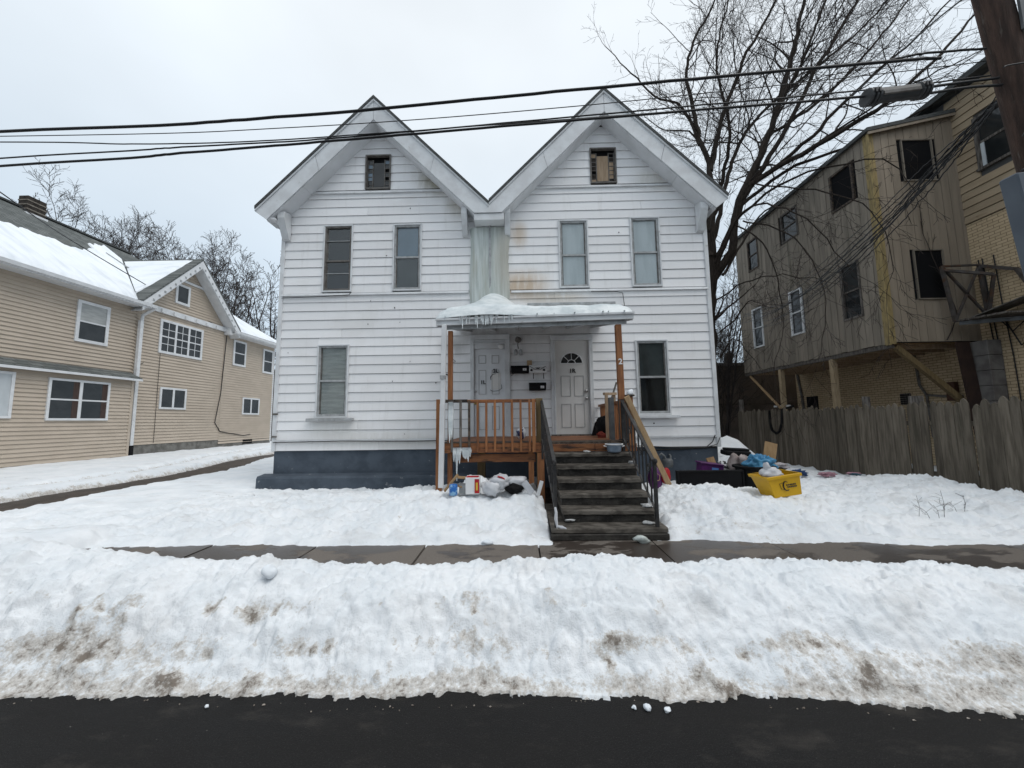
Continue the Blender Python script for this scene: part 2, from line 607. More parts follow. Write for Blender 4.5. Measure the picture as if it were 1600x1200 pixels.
M['cedar'] = mat("orange_stained_wood", (0.31, 0.135, 0.055), (0.21, 0.085, 0.037), 5, 0.6, 0.3, rand=0.14, stretch=(5, 5, 0.7), dirt=((0.035, 0.024, 0.018), 3.5, 0.60, 0.74), bump=0.2)
M['cedar_h'] = mat("orange_stained_board", (0.28, 0.118, 0.048), (0.175, 0.070, 0.033), 5, 0.6, 0.3, rand=0.12, stretch=(0.7, 5, 5), dirt=((0.025, 0.018, 0.015), 3.0, 0.52, 0.66), bump=0.2)
M['grey_wood'] = mat("weathered_grey_wood", (0.17, 0.155, 0.14), (0.06, 0.052, 0.046), 6, 0.75, 0.2, stretch=(5, 5, 0.6), rand=0.1, bump=0.25)
M['black_wood'] = mat("blackened_wood", (0.035, 0.030, 0.028), (0.11, 0.085, 0.065), 7, 0.75, 0.2, stretch=(2, 2, 2), bump=0.3)
M['tan_wood'] = mat("bare_tan_wood", (0.44, 0.31, 0.18), (0.35, 0.23, 0.13), 5, 0.7, 0.2, stretch=(4, 4, 0.7))
M['green_wood'] = mat("treated_post_wood", (0.20, 0.145, 0.075), (0.14, 0.10, 0.05), 5, 0.7, 0.2, stretch=(5, 5, 0.6))
t = NT("dark_step_concrete")  # risers and bottom curb, much darker than the treads
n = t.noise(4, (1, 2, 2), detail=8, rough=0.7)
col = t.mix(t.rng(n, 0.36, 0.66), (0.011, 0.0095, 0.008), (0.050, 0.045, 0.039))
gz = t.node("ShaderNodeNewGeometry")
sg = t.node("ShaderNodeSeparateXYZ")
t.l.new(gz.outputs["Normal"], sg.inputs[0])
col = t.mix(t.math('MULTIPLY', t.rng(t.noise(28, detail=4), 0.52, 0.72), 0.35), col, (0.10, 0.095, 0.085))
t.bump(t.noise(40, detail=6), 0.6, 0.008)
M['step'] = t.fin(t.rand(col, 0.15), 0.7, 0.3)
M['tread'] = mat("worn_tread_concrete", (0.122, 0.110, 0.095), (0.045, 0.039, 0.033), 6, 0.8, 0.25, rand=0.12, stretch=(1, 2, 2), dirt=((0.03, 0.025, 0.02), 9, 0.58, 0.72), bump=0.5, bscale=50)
M['iron'] = mat("black_wrought_iron", (0.016, 0.016, 0.017), (0.035, 0.033, 0.032), 12, 0.5, 0.4)
M['door_white'] = mat("white_door_paint", (0.74, 0.76, 0.78), (0.67, 0.69, 0.71), 3, 0.45, 0.4, dirt=((0.34, 0.35, 0.36), 6, 0.62, 0.85))
M['door_grey'] = mat("ivory_grey_door_paint", (0.72, 0.71, 0.685), (0.66, 0.65, 0.625), 2, 0.45, 0.4, dirt=((0.4, 0.39, 0.36), 7, 0.66, 0.85))
M['door_line'] = mat("door_moulding", (0.40, 0.40, 0.40), rough=0.5)
M['black'] = mat("black_paint", (0.012, 0.012, 0.013), rough=0.4, spec=0.4)
M['black_plastic'] = mat("black_plastic", (0.008, 0.008, 0.009), (0.014, 0.014, 0.015), 5, 0.6, 0.08)
M['white_paint'] = mat("white_paint", (0.75, 0.75, 0.75), rough=0.5)
M['brass'] = mat("brass", (0.45, 0.33, 0.12), rough=0.3, metal=0.9)
M['chrome'] = mat("steel_knob", (0.45, 0.45, 0.45), rough=0.3, metal=0.9)
M['galv'] = mat("galvanised_grey", (0.13, 0.14, 0.145), (0.09, 0.097, 0.103), 6, 0.55, 0.4, metal=0.2)

M['beige'] = mat("beige_vinyl_siding", (0.50, 0.425, 0.345), (0.455, 0.385, 0.31), 1.5, 0.5, 0.3, stretch=(1, 1, 2))
M['house_white'] = mat("clean_white_trim", (0.70, 0.71, 0.72), (0.62, 0.63, 0.64), 4, 0.5, 0.3)
M['stone'] = mat("grey_foundation_stone", (0.20, 0.195, 0.18), (0.12, 0.115, 0.105), 4, 0.85, 0.2, bump=0.6, bscale=12)
M['dark_glass'] = mat("dark_room_glass", (0.016, 0.018, 0.019), (0.03, 0.032, 0.033), 2, 0.06, 0.5)
M['chim'] = mat("chimney_brick", (0.030, 0.026, 0.023), (0.055, 0.047, 0.041), 9, 0.9, 0.1)
M['chim_band'] = mat("chimney_pale_band", (0.22, 0.20, 0.17), (0.15, 0.13, 0.11), 9, 0.9, 0.1)

M['brown_board'] = mat("grey_brown_board", (0.27, 0.235, 0.192), (0.20, 0.174, 0.142), 2.2, 0.75, 0.2, rand=0.09, stretch=(3, 3, 0.3), dirt=((0.095, 0.088, 0.064), 1.2, 0.54, 0.78), bump=0.25, bscale=18)
M['front_board'] = mat("tan_front_board", (0.31, 0.258, 0.20), (0.255, 0.212, 0.165), 2, 0.75, 0.2, rand=0.06, stretch=(3, 3, 0.3), dirt=((0.12, 0.095, 0.07), 1.5, 0.58, 0.8), bump=0.25, bscale=18)
M['yellow_trim'] = mat("peeling_yellow_trim", (0.36, 0.275, 0.125), (0.25, 0.195, 0.10), 6, 0.75, 0.2, stretch=(4, 4, 0.8), dirt=((0.11, 0.085, 0.05), 5, 0.55, 0.7))
M['yellow_lap'] = mat("ochre_lap_siding", (0.39, 0.31, 0.215), (0.32, 0.25, 0.17), 1.5, 0.7, 0.2, rand=0.07, stretch=(2, 0.7, 2), dirt=((0.15, 0.09, 0.045), 1.6, 0.58, 0.8))
t = NT("yellow_painted_brick")
br = t.node("ShaderNodeTexBrick")
br.inputs["Scale"].default_value = 1
br.inputs["Brick Width"].default_value = 0.21
br.inputs["Row Height"].default_value = 0.075
br.inputs["Mortar Size"].default_value = 0.007
br.inputs["Color1"].default_value = (0.56, 0.44, 0.29, 1)
br.inputs["Color2"].default_value = (0.49, 0.38, 0.245, 1)
br.inputs["Mortar"].default_value = (0.22, 0.16, 0.10, 1)
cx = t.node("ShaderNodeCombineXYZ")
sx = t.node("ShaderNodeSeparateXYZ")
t.l.new(t.pos(), sx.inputs[0])
t.l.new(t.math('ADD', sx.outputs["X"], sx.outputs["Y"]), cx.inputs["X"])
t.l.new(sx.outputs["Z"], cx.inputs["Y"])
t.l.new(cx.outputs[0], br.inputs["Vector"])
col = t.mix(t.rng(t.noise(2.0, detail=7, rough=0.65), 0.50, 0.78, 0, 0.6), br.outputs["Color"], (0.27, 0.19, 0.115))
t.bump(br.outputs["Fac"], -0.6, 0.012)
M['ybrick'] = t.fin(col, 0.8, 0.2)
M['dark_block'] = mat("dark_brown_block", (0.125, 0.10, 0.083), (0.085, 0.07, 0.058), 1.2, 0.85, 0.15, dirt=((0.04, 0.033, 0.028), 2.5, 0.55, 0.75), bump=0.3, bscale=14)
M['pier'] = mat("concrete_pier", (0.18, 0.17, 0.16), (0.11, 0.10, 0.095), 3, 0.85, 0.2, bump=0.4)
M['rust'] = mat("rusty_steel", (0.055, 0.046, 0.040), (0.085, 0.077, 0.072), 6, 0.75, 0.3, dirt=((0.10, 0.05, 0.028), 5, 0.5, 0.7))
M['picket'] = mat("weathered_picket", (0.160, 0.138, 0.110), (0.098, 0.084, 0.066), 4, 0.85, 0.15, rand=0.24, stretch=(6, 6, 0.5), dirt=((0.06, 0.055, 0.042), 1.6, 0.5, 0.75), bump=0.4, bscale=14)
M['bark'] = mat("dark_bark", (0.040, 0.032, 0.027), (0.022, 0.018, 0.015), 9, 0.9, 0.1, stretch=(3, 3, 0.7), bump=0.6, bscale=22)
M['twig'] = mat("dark_twig", (0.050, 0.041, 0.037), (0.034, 0.028, 0.025), 3, 0.9, 0.1)
M['far_twig'] = mat("far_twig", (0.055, 0.047, 0.044), (0.038, 0.033, 0.031), 2, 0.9, 0.1)
M['pole'] = mat("utility_pole_wood", (0.085, 0.055, 0.044), (0.045, 0.032, 0.027), 4, 0.85, 0.15, stretch=(5, 5, 0.5), dirt=((0.13, 0.115, 0.10), 6, 0.58, 0.75), bump=0.7, bscale=18, bdist=0.02)
M['cable'] = mat("black_cable", (0.016, 0.016, 0.017), rough=0.5, spec=0.3)
M['splice'] = mat("grey_splice_plastic", (0.060, 0.062, 0.064), (0.042, 0.043, 0.044), 8, 0.5, 0.35)
M['box_blue'] = mat("blue_grey_steel", (0.105, 0.125, 0.150), (0.085, 0.102, 0.125), 2.5, 0.5, 0.35, dirt=((0.06, 0.062, 0.065), 4, 0.6, 0.8))

# ------------------------------------------------------------------ ground, road, pavement, snow
def structure(mb, name, m, label=None, **k):
    o = mb.build(name, m, **k)
    o["kind"] = "structure"
    if label:
        o["label"] = label
    return o


structure(MB().box(-900, 900, -900, 1500, -0.6, -0.06), "ground", M['snow'], "snow covered ground running to the horizon")
structure(MB().box(-16.5, 14, 2.96, 24, -0.05, 0.13), "yard_soil", M['soil'], "wet dark soil of the yard under the snow")
structure(MB().box(-80, 80, -9, 2.80, -0.05, 0.0), "road", M['asphalt'], "dark damp asphalt street in the foreground")
structure(MB().box(-9, 13, 2.81, 2.95, -0.05, 0.135), "kerb", M['walk'], "concrete kerb buried under the snow bank")
walk = structure(MB().box(-9, 13, 3.3, 4.82, 0.131, 0.146), "sidewalk", M['joint'], "wet concrete sidewalk between the two snow banks")
joints = [-8.9, -7.6, -6.3, -5.0, -3.7, -2.41, -1.12, 0.2, 1.56, 2.88, 4.12, 5.4, 6.7, 8.0, 9.3, 10.6, 11.9]
for i in range(len(joints) - 1):
    a, b = joints[i] + 0.010, joints[i + 1] - 0.010
    dz = rng.uniform(-0.006, 0.006)
    mb = MB()
    mb.add([(a, 3.31, 0.12), (b, 3.31, 0.12), (b, 4.81, 0.12), (a, 4.81, 0.12),
            (a, 3.31, 0.168 + dz), (b, 3.31, 0.168 - dz), (b, 4.81, 0.17 - dz), (a, 4.81, 0.17 + dz)],
           [(3, 2, 1, 0), (4, 5, 6, 7), (0, 1, 5, 4), (1, 2, 6, 5), (2, 3, 7, 6), (3, 0, 4, 7)])
    mb.build("slab", M['walk'], walk)

CR_X = [-9, -4.33, -3.78, -3.24, -1.9, -0.59, -0.2, 0.46, 0.9, 1.25, 2.45, 3.19, 3.91, 4.6, 6, 9]
CR_Z = [0.70, 0.69, 0.60, 0.535, 0.495, 0.455, 0.49, 0.53, 0.48, 0.465, 0.475, 0.445, 0.345, 0.26, 0.24, 0.3]
npr = np.random.RandomState(5)
CH = []
for i in range(230):        # lumps thrown up by the plough
    x = npr.uniform(-5.5, 5)
    y = 2.3 + 1.6 * npr.beta(1.3, 1.6)
    CH.append((x, y, npr.uniform(0.02, 0.085) * (1.5 if npr.rand() < 0.08 else 1), npr.uniform(0.4, 0.8)))
for i in range(300):
    x = npr.uniform(-8, 8)
    y = npr.uniform(4.55, 6.6)
    CH.append((x, y, npr.uniform(0.02, 0.08), npr.uniform(0.35, 0.7)))
for (x, y, r) in ((-3.95, 2.95, 0.09), (-3.55, 2.75, 0.08), (-1.75, 2.58, 0.06), (-2.6, 2.48, 0.07),
                  (-3.0, 2.6, 0.08), (-1.15, 2.55, 0.07), (0.25, 2.52, 0.08), (-0.62, 5.95, 0.22), (-1.5, 6.1, 0.13), (-1.72, 6.2, 0.12), (-1.95, 6.3, 0.11)):
    CH.append((x, y, r, 0.7))


CLOD = []
for i in range(330):        # grit-topped clods and little melt holes
    x = npr.uniform(-5.4, 4.8)
    u_ = npr.choice([0.2, 0.32, 0.5, 0.55, 0.75], p=[0.22, 0.24, 0.24, 0.15, 0.15]) + npr.normal(0, 0.06)
    if x > 0.3 and u_ > 0.42 and npr.rand() < 0.6:
        continue
    CLOD.append((x, 2.36 + 0.74 * u_, npr.uniform(0.010, 0.026) * (1.5 if npr.rand() < 0.1 else 1), npr.uniform(0.2, 0.55) * (1 if npr.rand() < 0.6 else -1)))
for i in range(160):
    CLOD.append((npr.uniform(-6, 6.5), npr.uniform(4.7, 6.3), npr.uniform(0.015, 0.045), npr.uniform(0.05, 0.35) * (1 if npr.rand() < 0.5 else -1)))
CLOD += [(-1.93, 2.72, 0.05, 0.8), (-1.90, 2.66, 0.09, -0.1), (-3.1, 2.66, 0.045, 0.6), (-2.75, 2.62, 0.04, 0.6), (-2.2, 2.42, 0.06, 0.75), (-1.68, 2.40, 0.05, 0.9), (0.95, 2.72, 0.05, 0.3), (2.05, 2.40, 0.045, 0.9), (1.2, 2.37, 0.04, 0.7), (-3.55, 3.0, 0.05, 0.6)]


def path_d(x, y):
    xc = -8.95 - 0.20 * (y - 6.0) + 0.25 * np.sin(y * 0.7)
    return x - xc


def snow_h(x, y):
    """height of the snow's surface and how dirty it is"""
    n_big = fbm(x * 0.9, y * 0.9, 1, 3)
    n_mid = fbm(x * 2.5, y * 4.2, 2, 4, 0.5)
    n_fine = fbm(x * 13, y * 13, 3, 4, 0.6)
    n_grit = fbm(x * 34, y * 34, 4, 3, 0.6)
    n_lump = fbm(x * 3.6 + 8, y * 6.5, 5, 3, 0.45)
    rid = 1 - np.abs(fbm(x * 5.0 + 3, y * 7.0, 9, 4, 0.55)) * 2
    ye = 2.365 + 0.045 * fbm(x * 1.1, x * 0, 21, 3)  - 0.10 * sstep(1.2, 2.6, x) - 0.03 * sstep(-2, -3.5, x)
    yc = 3.1 + 0.10 * fbm(x * 0.8, x * 0 + 3, 23, 2)
    zc = np.interp(x, CR_X, CR_Z) + 0.02 * fbm(x * 4, x * 0, 24, 3)
    yb = 3.80 + 0.12 * fbm(x * 0.9, x * 0 + 7, 25, 3) - 0.2 * sstep(3.2, 4.6, x)
    u = (y - ye) / (yc - ye)
    v = (y - yc) / (yb - yc)
    prof = np.interp(u, [-0.2, 0, 0.03, 0.10, 0.2, 0.38, 0.6, 0.82, 1.0], [-0.12, 0.0, 0.06, 0.11, 0.23, 0.53, 0.80, 0.94, 1.0])
    bank = np.where(u < 1, zc * prof, zc - (zc - 0.10) * sstep(0, 1, v) - 0.25 * np.clip(v - 1, 0, 1))
    yef = ye + 0.05 * fbm(x * 6, x * 0, 22, 3) + 0.05 * fbm(x * 17, y * 4, 26, 3)
    bank = np.where(u < 0.3, bank * sstep(-0.01, 0.05, y - yef) - 0.10 * (1 - sstep(-0.03, 0.0, y - yef)), bank)
    amp = sstep(0.0, 0.15, u) * (1 - 0.5 * sstep(0.7, 1.1, v))
    bank = bank + amp * (0.06 * n_big + 0.036 * n_mid + 0.020 * n_fine + 0.006 * n_grit + 0.04 * np.clip(np.abs(n_lump) - 0.12, 0, 1)) + (0.012 * n_fine + 0.008 * n_grit) * sstep(-0.03, 0.05, u)
    slush = 0.016 + 0.012 * n_grit
    yes = ye - 0.05 * np.clip(0.25 + fbm(x * 3.3, x * 0, 27, 3) + 0.8 * fbm(x * 16, y * 16, 28, 2), 0, 1)
    bank = np.where((y > yes) & (u < 0.06), np.maximum(bank, slush), bank)
    # front yard
    yf = 4.50 + 0.08 * fbm(x * 0.9, x * 0 + 2, 31, 3) + 0.05 * fbm(x * 5, x * 0, 32, 3) + 0.14 * sstep(0.4, 1.4, x) * (1 - sstep(1.9, 3.0, x)) - 0.1 * sstep(3.6, 4.6, x)
    d = y - yf
    AL = np.interp(x, [-14, -9, -6.5, -5, -3.8, -2.6, -1.7, -1.1, -0.3, 0.2, 0.34, 0.42], [0.34, 0.28, 0.26, 0.29, 0.36, 0.43, 0.49, 0.52, 0.50, 0.50, 0.40, -0.15])
    AR = np.interp(x, [1.72, 1.82, 1.95, 2.2, 2.9, 3.5, 4.2, 5, 6, 7.4, 8.2, 9], [-0.15, 0.28, 0.45, 0.51, 0.57, 0.50, 0.42, 0.36, 0.37, 0.44, 0.13, 0.10])
    A = np.where(x < 1.1, AL, AR)
    backL = np.interp(x, [-6, -1.7, -1.3, 0.4], [6.2, 6.3, 6.6, 6.8])
    back = np.where(x < 1.1, backL, np.interp(x, [1.8, 4.0, 4.6, 5.5], [5.95, 6.0, 6.6, 7.4]))
    fall = sstep(0, 1.1, y - back)
    low = np.where(x < 1.1, np.interp(x, [-14, -8, -6, -1.3, -0.8], [0.42, 0.26, 0.17, 0.16, 0.3]), np.interp(x, [1.8, 4.5, 7, 8.2], [0.17, 0.22, 0.26, 0.2]))
    yard = 0.17 + (A - 0.17) * (0.18 * sstep(0, 0.10, d) + 0.82 * sstep(0.0, 1.15, d))
    yard = yard * (1 - fall) + low * fall
    yard = np.where(A < 0, A, yard)
    yard = yard + sstep(0.0, 0.25, d) * (0.05 * n_big + 0.10 * n_mid + 0.048 * n_fine + 0.02 * (rid - 0.5) + 0.05 * np.clip(np.abs(n_lump) - 0.15, 0, 1)) * np.where(x < -5.5, 0.7, 1.0)
    yard = np.where(d < 0, 0.17 + d * 2.0, yard)
    for gx, gy, gh, gr in ((-0.72, 5.95, 0.17, 0.22), (5.35, 9.8, 0.85, 0.75), (4.75, 9.2, 0.35, 0.5), (7.3, 6.9, 0.06, 0.5), (2.75, 5.6, 0.05, 0.3)):
        yard = yard + gh * np.exp(-((x - gx) ** 2 + (y - gy) ** 2) / gr ** 2)
    # side yard to the left: rises to the beige house, bare wheel path through it
    side = sstep(-5.2, -7.0, x)
    lawn = np.interp(x, [-15.2, -13.5, -11, -8], [0.50, 0.42, 0.30, 0.25]) + 0.03 * n_big + 0.018 * n_mid
    wl_ = sstep(5.4, 6.8, y) * side
    yard = yard * (1 - wl_) + lawn * wl_
    pd = path_d(x, y) + 0.10 * fbm(x * 0 + 1, y * 1.5, 41, 3) + 0.08 * n_mid
    trk = np.maximum(1 - sstep(0.72, 0.90, np.abs(pd)), 0.9 * (1 - sstep(0.05, 0.30, np.abs(pd + 1.7))))
    open_ = sstep(-7.6, -8.0, x)
    yard = yard - trk * open_ * (yard - 0.09) * 1.1
    fill = sstep(-4.85, -5.4, x + 0.1 * n_mid) * 1.0
    wb = 1 - sstep(3.9, 4.2, y)
    h = np.maximum(np.where(y < 4.25, bank, -0.2), np.where(y > 4.05, yard, -0.2))
    fwin = sstep(5.6, 4.7, y)
    fz = 0.34 + 0.05 * n_big + 0.04 * n_mid + 0.012 * n_fine + 0.25 * sstep(4.2, 3.2, y) * sstep(-4.5, -5.5, x)
    h = np.where((y > 3.3) & (y < 5.7), np.maximum(h, (fz * fill + (1 - fill) * -0.2) * fwin + (1 - fwin) * -0.2), h)
    # dirt
    pat = fbm(x * 1.6, y * 3.0, 51, 4, 0.6)
    pat2 = fbm(x * 5, y * 8, 52, 4, 0.6)
    band = np.exp(-((u - 0.50) / 0.11) ** 2) * (0.55 - 0.30 * sstep(-2.5, 1.5, x))
    front = 0.72 * (1 - sstep(0.02, 0.17, u)) + 0.42 * (1 - sstep(0.18, 0.42, u)) * (0.8 + 0.7 * sstep(1.0, 2.4, x) + 0.3 * sstep(-1.5, -3.0, x))
    band = band + 0.40 * np.exp(-((u - 0.27) / 0.08) ** 2)
    dirt = np.where(y < 4.2, front + band * (0.72 + 1.5 * pat) + 0.10 * sstep(1.0, 2.2, x) * (1 - sstep(0.2, 0.4, u)) + 0.45 * np.clip(pat, 0, 1) * (1 - sstep(0.35, 0.8, u)) + 0.45 * np.clip(pat2 - 0.15, 0, 1) * (1 - 0.7 * sstep(0.6, 1.0, u)) - 0.32, 0.0)
    dirt = np.where((u < 0.01) & (y < 3), 0.62 + 0.5 * pat, dirt)
    dirt = np.where((u >= 0.01) & (u < 0.13), dirt * (0.55 + 0.9 * np.clip(pat + 0.35, 0, 1)), dirt)
    dirt = np.where(y >= 4.2, 0.30 * np.clip(pat2 - 0.25, 0, 1) + 0.18 * np.clip(pat - 0.2, 0, 1) + 0.75 * sstep(0.02, 0.5, trk) * open_, dirt)
    dirt = dirt + np.where((y >= 4.2) & (x > 1.7) & (x < 3.2), 0.16, 0)
    return h, dirt


def snow_patch(name, x0, x1, y0, y1, step, label, chunks=True, stepy=None):
    nx = int((x1 - x0) / step) + 1
    ny = int((y1 - y0) / (stepy or step)) + 1
    X, Y = np.meshgrid(np.linspace(x0, x1, nx), np.linspace(y0, y1, ny))
    h, dirt = snow_h(X, Y)
    dirt = np.minimum(dirt, 0.62)
    if chunks:
        for (cx_, cy_, r, k) in CH:
            if cx_ < x0 - r or cx_ > x1 + r or cy_ < y0 - r or cy_ > y1 + r:
                continue
            ix0, ix1 = np.searchsorted(X[0], [cx_ - r * 1.3, cx_ + r * 1.3])
            iy0, iy1 = np.searchsorted(Y[:, 0], [cy_ - r * 1.3, cy_ + r * 1.3])
            sl = (slice(iy0, iy1), slice(ix0, ix1))
            if h[sl].size == 0:
                continue
            q = ((X[sl] - cx_) ** 2 + (Y[sl] - cy_) ** 2) / r ** 2 * (1 + 0.5 * fbm(X[sl] * 9 / r * 0.06, Y[sl] * 9 / r * 0.06, 61, 2))
            b = np.sqrt(np.clip(1 - q, 0, 1)) * r * k
            ok = h[sl] > 0.02
            h[sl] = np.where(ok, h[sl] + b * 0.55, h[sl])
        for (cx_, cy_, r, kd) in CLOD:
            if not (x0 < cx_ < x1 and y0 < cy_ < y1):
                continue
            ix0, ix1 = np.searchsorted(X[0], [cx_ - r * 2.4, cx_ + r * 2.4])
            iy0, iy1 = np.searchsorted(Y[:, 0], [cy_ - r * 2, cy_ + r * 2])
            sl = (slice(iy0, iy1), slice(ix0, ix1))
            q = ((X[sl] - cx_) / 1.5) ** 2 + (Y[sl] - cy_) ** 2
            q = q / r ** 2 * (1 + 0.9 * fbm(X[sl] * 17, Y[sl] * 17, 63, 2))
            g_ = np.exp(-q * 1.3)
            h[sl] += g_ * r * (0.55 if kd > 0 else -0.6)
            dirt[sl] = dirt[sl] + g_ * min(abs(kd), 0.5)
    base = np.where(Y < 3.2, -0.03, 0.10)
    # a little sideways push makes the lumps less like a height map
    PX = X + 0.025 * fbm(X * 6, Y * 6, 71, 3)
    PY = Y + 0.025 * fbm(X * 6 + 9, Y * 6, 72, 3)
    vs = np.stack([PX, PY, h], -1).reshape(-1, 3)
    idx = np.arange(nx * ny).reshape(ny, nx)
    q = np.stack([idx[:-1, :-1], idx[:-1, 1:], idx[1:, 1:], idx[1:, :-1]], -1).reshape(-1, 4)
    lowv = (h < base).reshape(-1)
    q = q[~lowv[q].all(1)]
    me = bpy.data.meshes.new(name)
    me.vertices.add(len(vs))
    me.vertices.foreach_set("co", vs.ravel())
    me.loops.add(len(q) * 4)
    me.loops.foreach_set("vertex_index", q.ravel().astype(np.int32))
    me.polygons.add(len(q))
    me.polygons.foreach_set("loop_start", np.arange(len(q), dtype=np.int32) * 4)
    me.polygons.foreach_set("use_smooth", np.ones(len(q), dtype=bool))
    a = me.attributes.new("dirt", 'FLOAT', 'POINT')
    a.data.foreach_set("value", dirt.reshape(-1).astype(np.float32))
    me.update(calc_edges=True)
    me.validate()
    me.materials.append(M['snow'])
    o = bpy.data.objects.new(name, me)
    COL.objects.link(o)
    o["kind"] = "structure"
    o["label"] = label
    return o


snow_patch("snow_bank", -5.6, 5.2, 2.0, 4.22, 0.0125, "plough bank of dirty snow along the near side of the sidewalk")
snow_patch("snow_bank", -30, -5.6, 2.0, 4.22, 0.07, "far left end of the roadside snow bank")
snow_patch("snow_bank", 5.2, 30, 2.0, 4.22, 0.07, "far right end of the roadside snow bank")
snow_patch("yard_snow", -9.5, 9.2, 4.05, 7.4, 0.024, "trampled snow heaped in front of the white house")
snow_patch("yard_snow", -16.0, -9.5, 4.05, 9.0, 0.06, "smooth snow on the lawn left of the wheel path")
snow_patch("yard_snow", -9.5, 9.2, 7.4, 9.0, 0.05, "thin snow against the foot of the white house")
snow_patch("yard_snow", -16.0, -5.7, 9.0, 24.0, 0.09, "snow along the beige house with a bare wheel path")
snow_patch("yard_snow", 4.5, 14.0, 9.0, 22.0, 0.12, "snow behind the corner of the white house")

M['slush'] = mat("dirty_slush", (0.36, 0.32, 0.28), (0.15, 0.12, 0.095), 22, 0.5, 0.4, bump=0.6, bscale=40)
G_CH = "loose snow lumps on the asphalt"
for i, (x, y, r, lb) in enumerate(((0.62, 2.26, 0.013, "small white snow lump on the asphalt below the steps, leftmost of the trio"), (0.69, 2.25, 0.021, "largest white snow lump on the asphalt below the steps"),
                                   (0.80, 2.24, 0.016, "white snow lump on the asphalt, rightmost of the trio"), (-1.82, 2.26, 0.012, "pale flat snow crumb on the asphalt at left"))):
    single(MB().blob((x, y, r * 0.7), (r, r * 0.9, r * 0.75), i + 3, 0.45, 2.6, 10), "snow_chunk", M['roof_snow'], (x, y, 0), lb, "snow lump", G_CH, smooth=True)
single(MB().blob((-1.93, 2.92, 0.495), (0.05, 0.045, 0.04), 21, 0.4, 2.2, 10), "snow_chunk", M['roof_snow'], (-1.93, 2.92, 0.49), "round snowball lying on top of the snow bank left of centre", "snow lump", smooth=True)
single(MB().blob((-0.42, 4.52, 0.185), (0.07, 0.05, 0.035), 22, 0.6, 2.5, 8), "snow_chunk", M['roof_snow'], (-0.42, 4.5, 0.17), "grey ice lump on the far edge of the sidewalk left of the steps", "snow lump", smooth=True)
single(MB().blob((1.42, 4.55, 0.20), (0.10, 0.05, 0.05), 23, 0.6, 2.5, 8), "ice_chunk", M['ice'], (1.42, 4.55, 0.17), "clear ice block at the foot of the bottom step", "ice lump", smooth=True)


mb = MB()
cr = random.Random(12)
for i in range(70):
    x = cr.uniform(-4, 4)
    y = 2.31 - abs(cr.gauss(0, 0.025)) - 0.08 * max(0, min(1, x - 1.2)) + 0.03 * math.sin(x * 2)
    r = cr.uniform(0.0015, 0.005)
    mb.blob((x, y, r * 0.5), (r * cr.uniform(0.8, 1.6), r, r * 0.7), i, 0.9, 3, 4)
o = mb.build("slush_crumbs", M['slush'])
o["kind"] = "stuff"
o["label"] = "crumbs of dirty slush scattered along the road edge of the snow bank"

# ------------------------------------------------------------------ the white double house
HY = 8.40
house = thing("white_house", (-0.6, HY, 0.15), "white sided two storey double house with twin front gables", "house")
GC = (-3.35, 2.08)           # gable centres
WL, WR = -5.60, 4.42
SOF = (8.74, 8.78)           # height of the soffit at each apex


def wall_top(x):
    return max(SOF[0] - abs(x - GC[0]), SOF[1] - abs(x - GC[1]))


mb = MB()
mb.prism([(WL + 0.01, 0.9), (WR - 0.01, 0.9), (WR - 0.01, 6.3), (GC[1], SOF[1] - 0.05), (-0.63, 6.05), (GC[0], SOF[0] - 0.05), (WL + 0.01, 6.3)], 1, 8.50, 8.62)
mb.build("wall_backing", M['gap'], house)
mb = MB().box(WL + 0.02, WL + 0.15, 8.62, 18, 0.9, 6.5).box(WR - 0.15, WR - 0.02, 8.62, 18, 0.9, 6.5).box(WL + 0.02, WR - 0.02, 18, 18.12, 0.9, 6.3)
mb.build("side_wall", M['siding'], house)

# window and door openings: x0, x1, z0, z1
WINS = {
    'up1': (-4.62, -3.91, 4.68, 6.34), 'up2': (-2.95, -2.26, 4.68, 6.33),
    'up3': (0.98, 1.68, 4.67, 6.34), 'up4': (2.66, 3.36, 4.67, 6.37),
    'att1': (-3.66, -3.04, 7.23, 8.11), 'att2': (1.78, 2.41, 7.24, 8.14),
    'low1': (-4.66, -3.92, 1.73, 3.43), 'low2': (2.66, 3.40, 1.71, 3.42),
    'door1': (-1.11, -0.20, 1.24, 3.60), 'door2': (0.73, 1.69, 1.24, 3.55)}
OPEN = list(WINS.values())
PITCH = 0.2135
Z0 = 1.245
courses = [(1.0, Z0)]
z = Z0
while z < 8.7:
    courses.append((z, z + PITCH))
    z += PITCH


def board(x0, x1, za, zb, c0, c1):
    """one siding board between za and zb, its face leaning out towards the foot of the course"""
    def yf(zz):
        return 8.398 - 0.019 * (1 - (zz - c0) / (c1 - c0))
    j_ = rng.uniform(-0.003, 0.003) if x1 - x0 > 0.3 else 0
    za, zb = za + j_, zb + j_
    b = MB()
    b.prism([(yf(za), za), (yf(zb - 0.007), zb - 0.007), (8.41, zb - 0.007), (8.41, za)], 0, x0, x1)
    return b.build("siding_board", M['siding'], house)


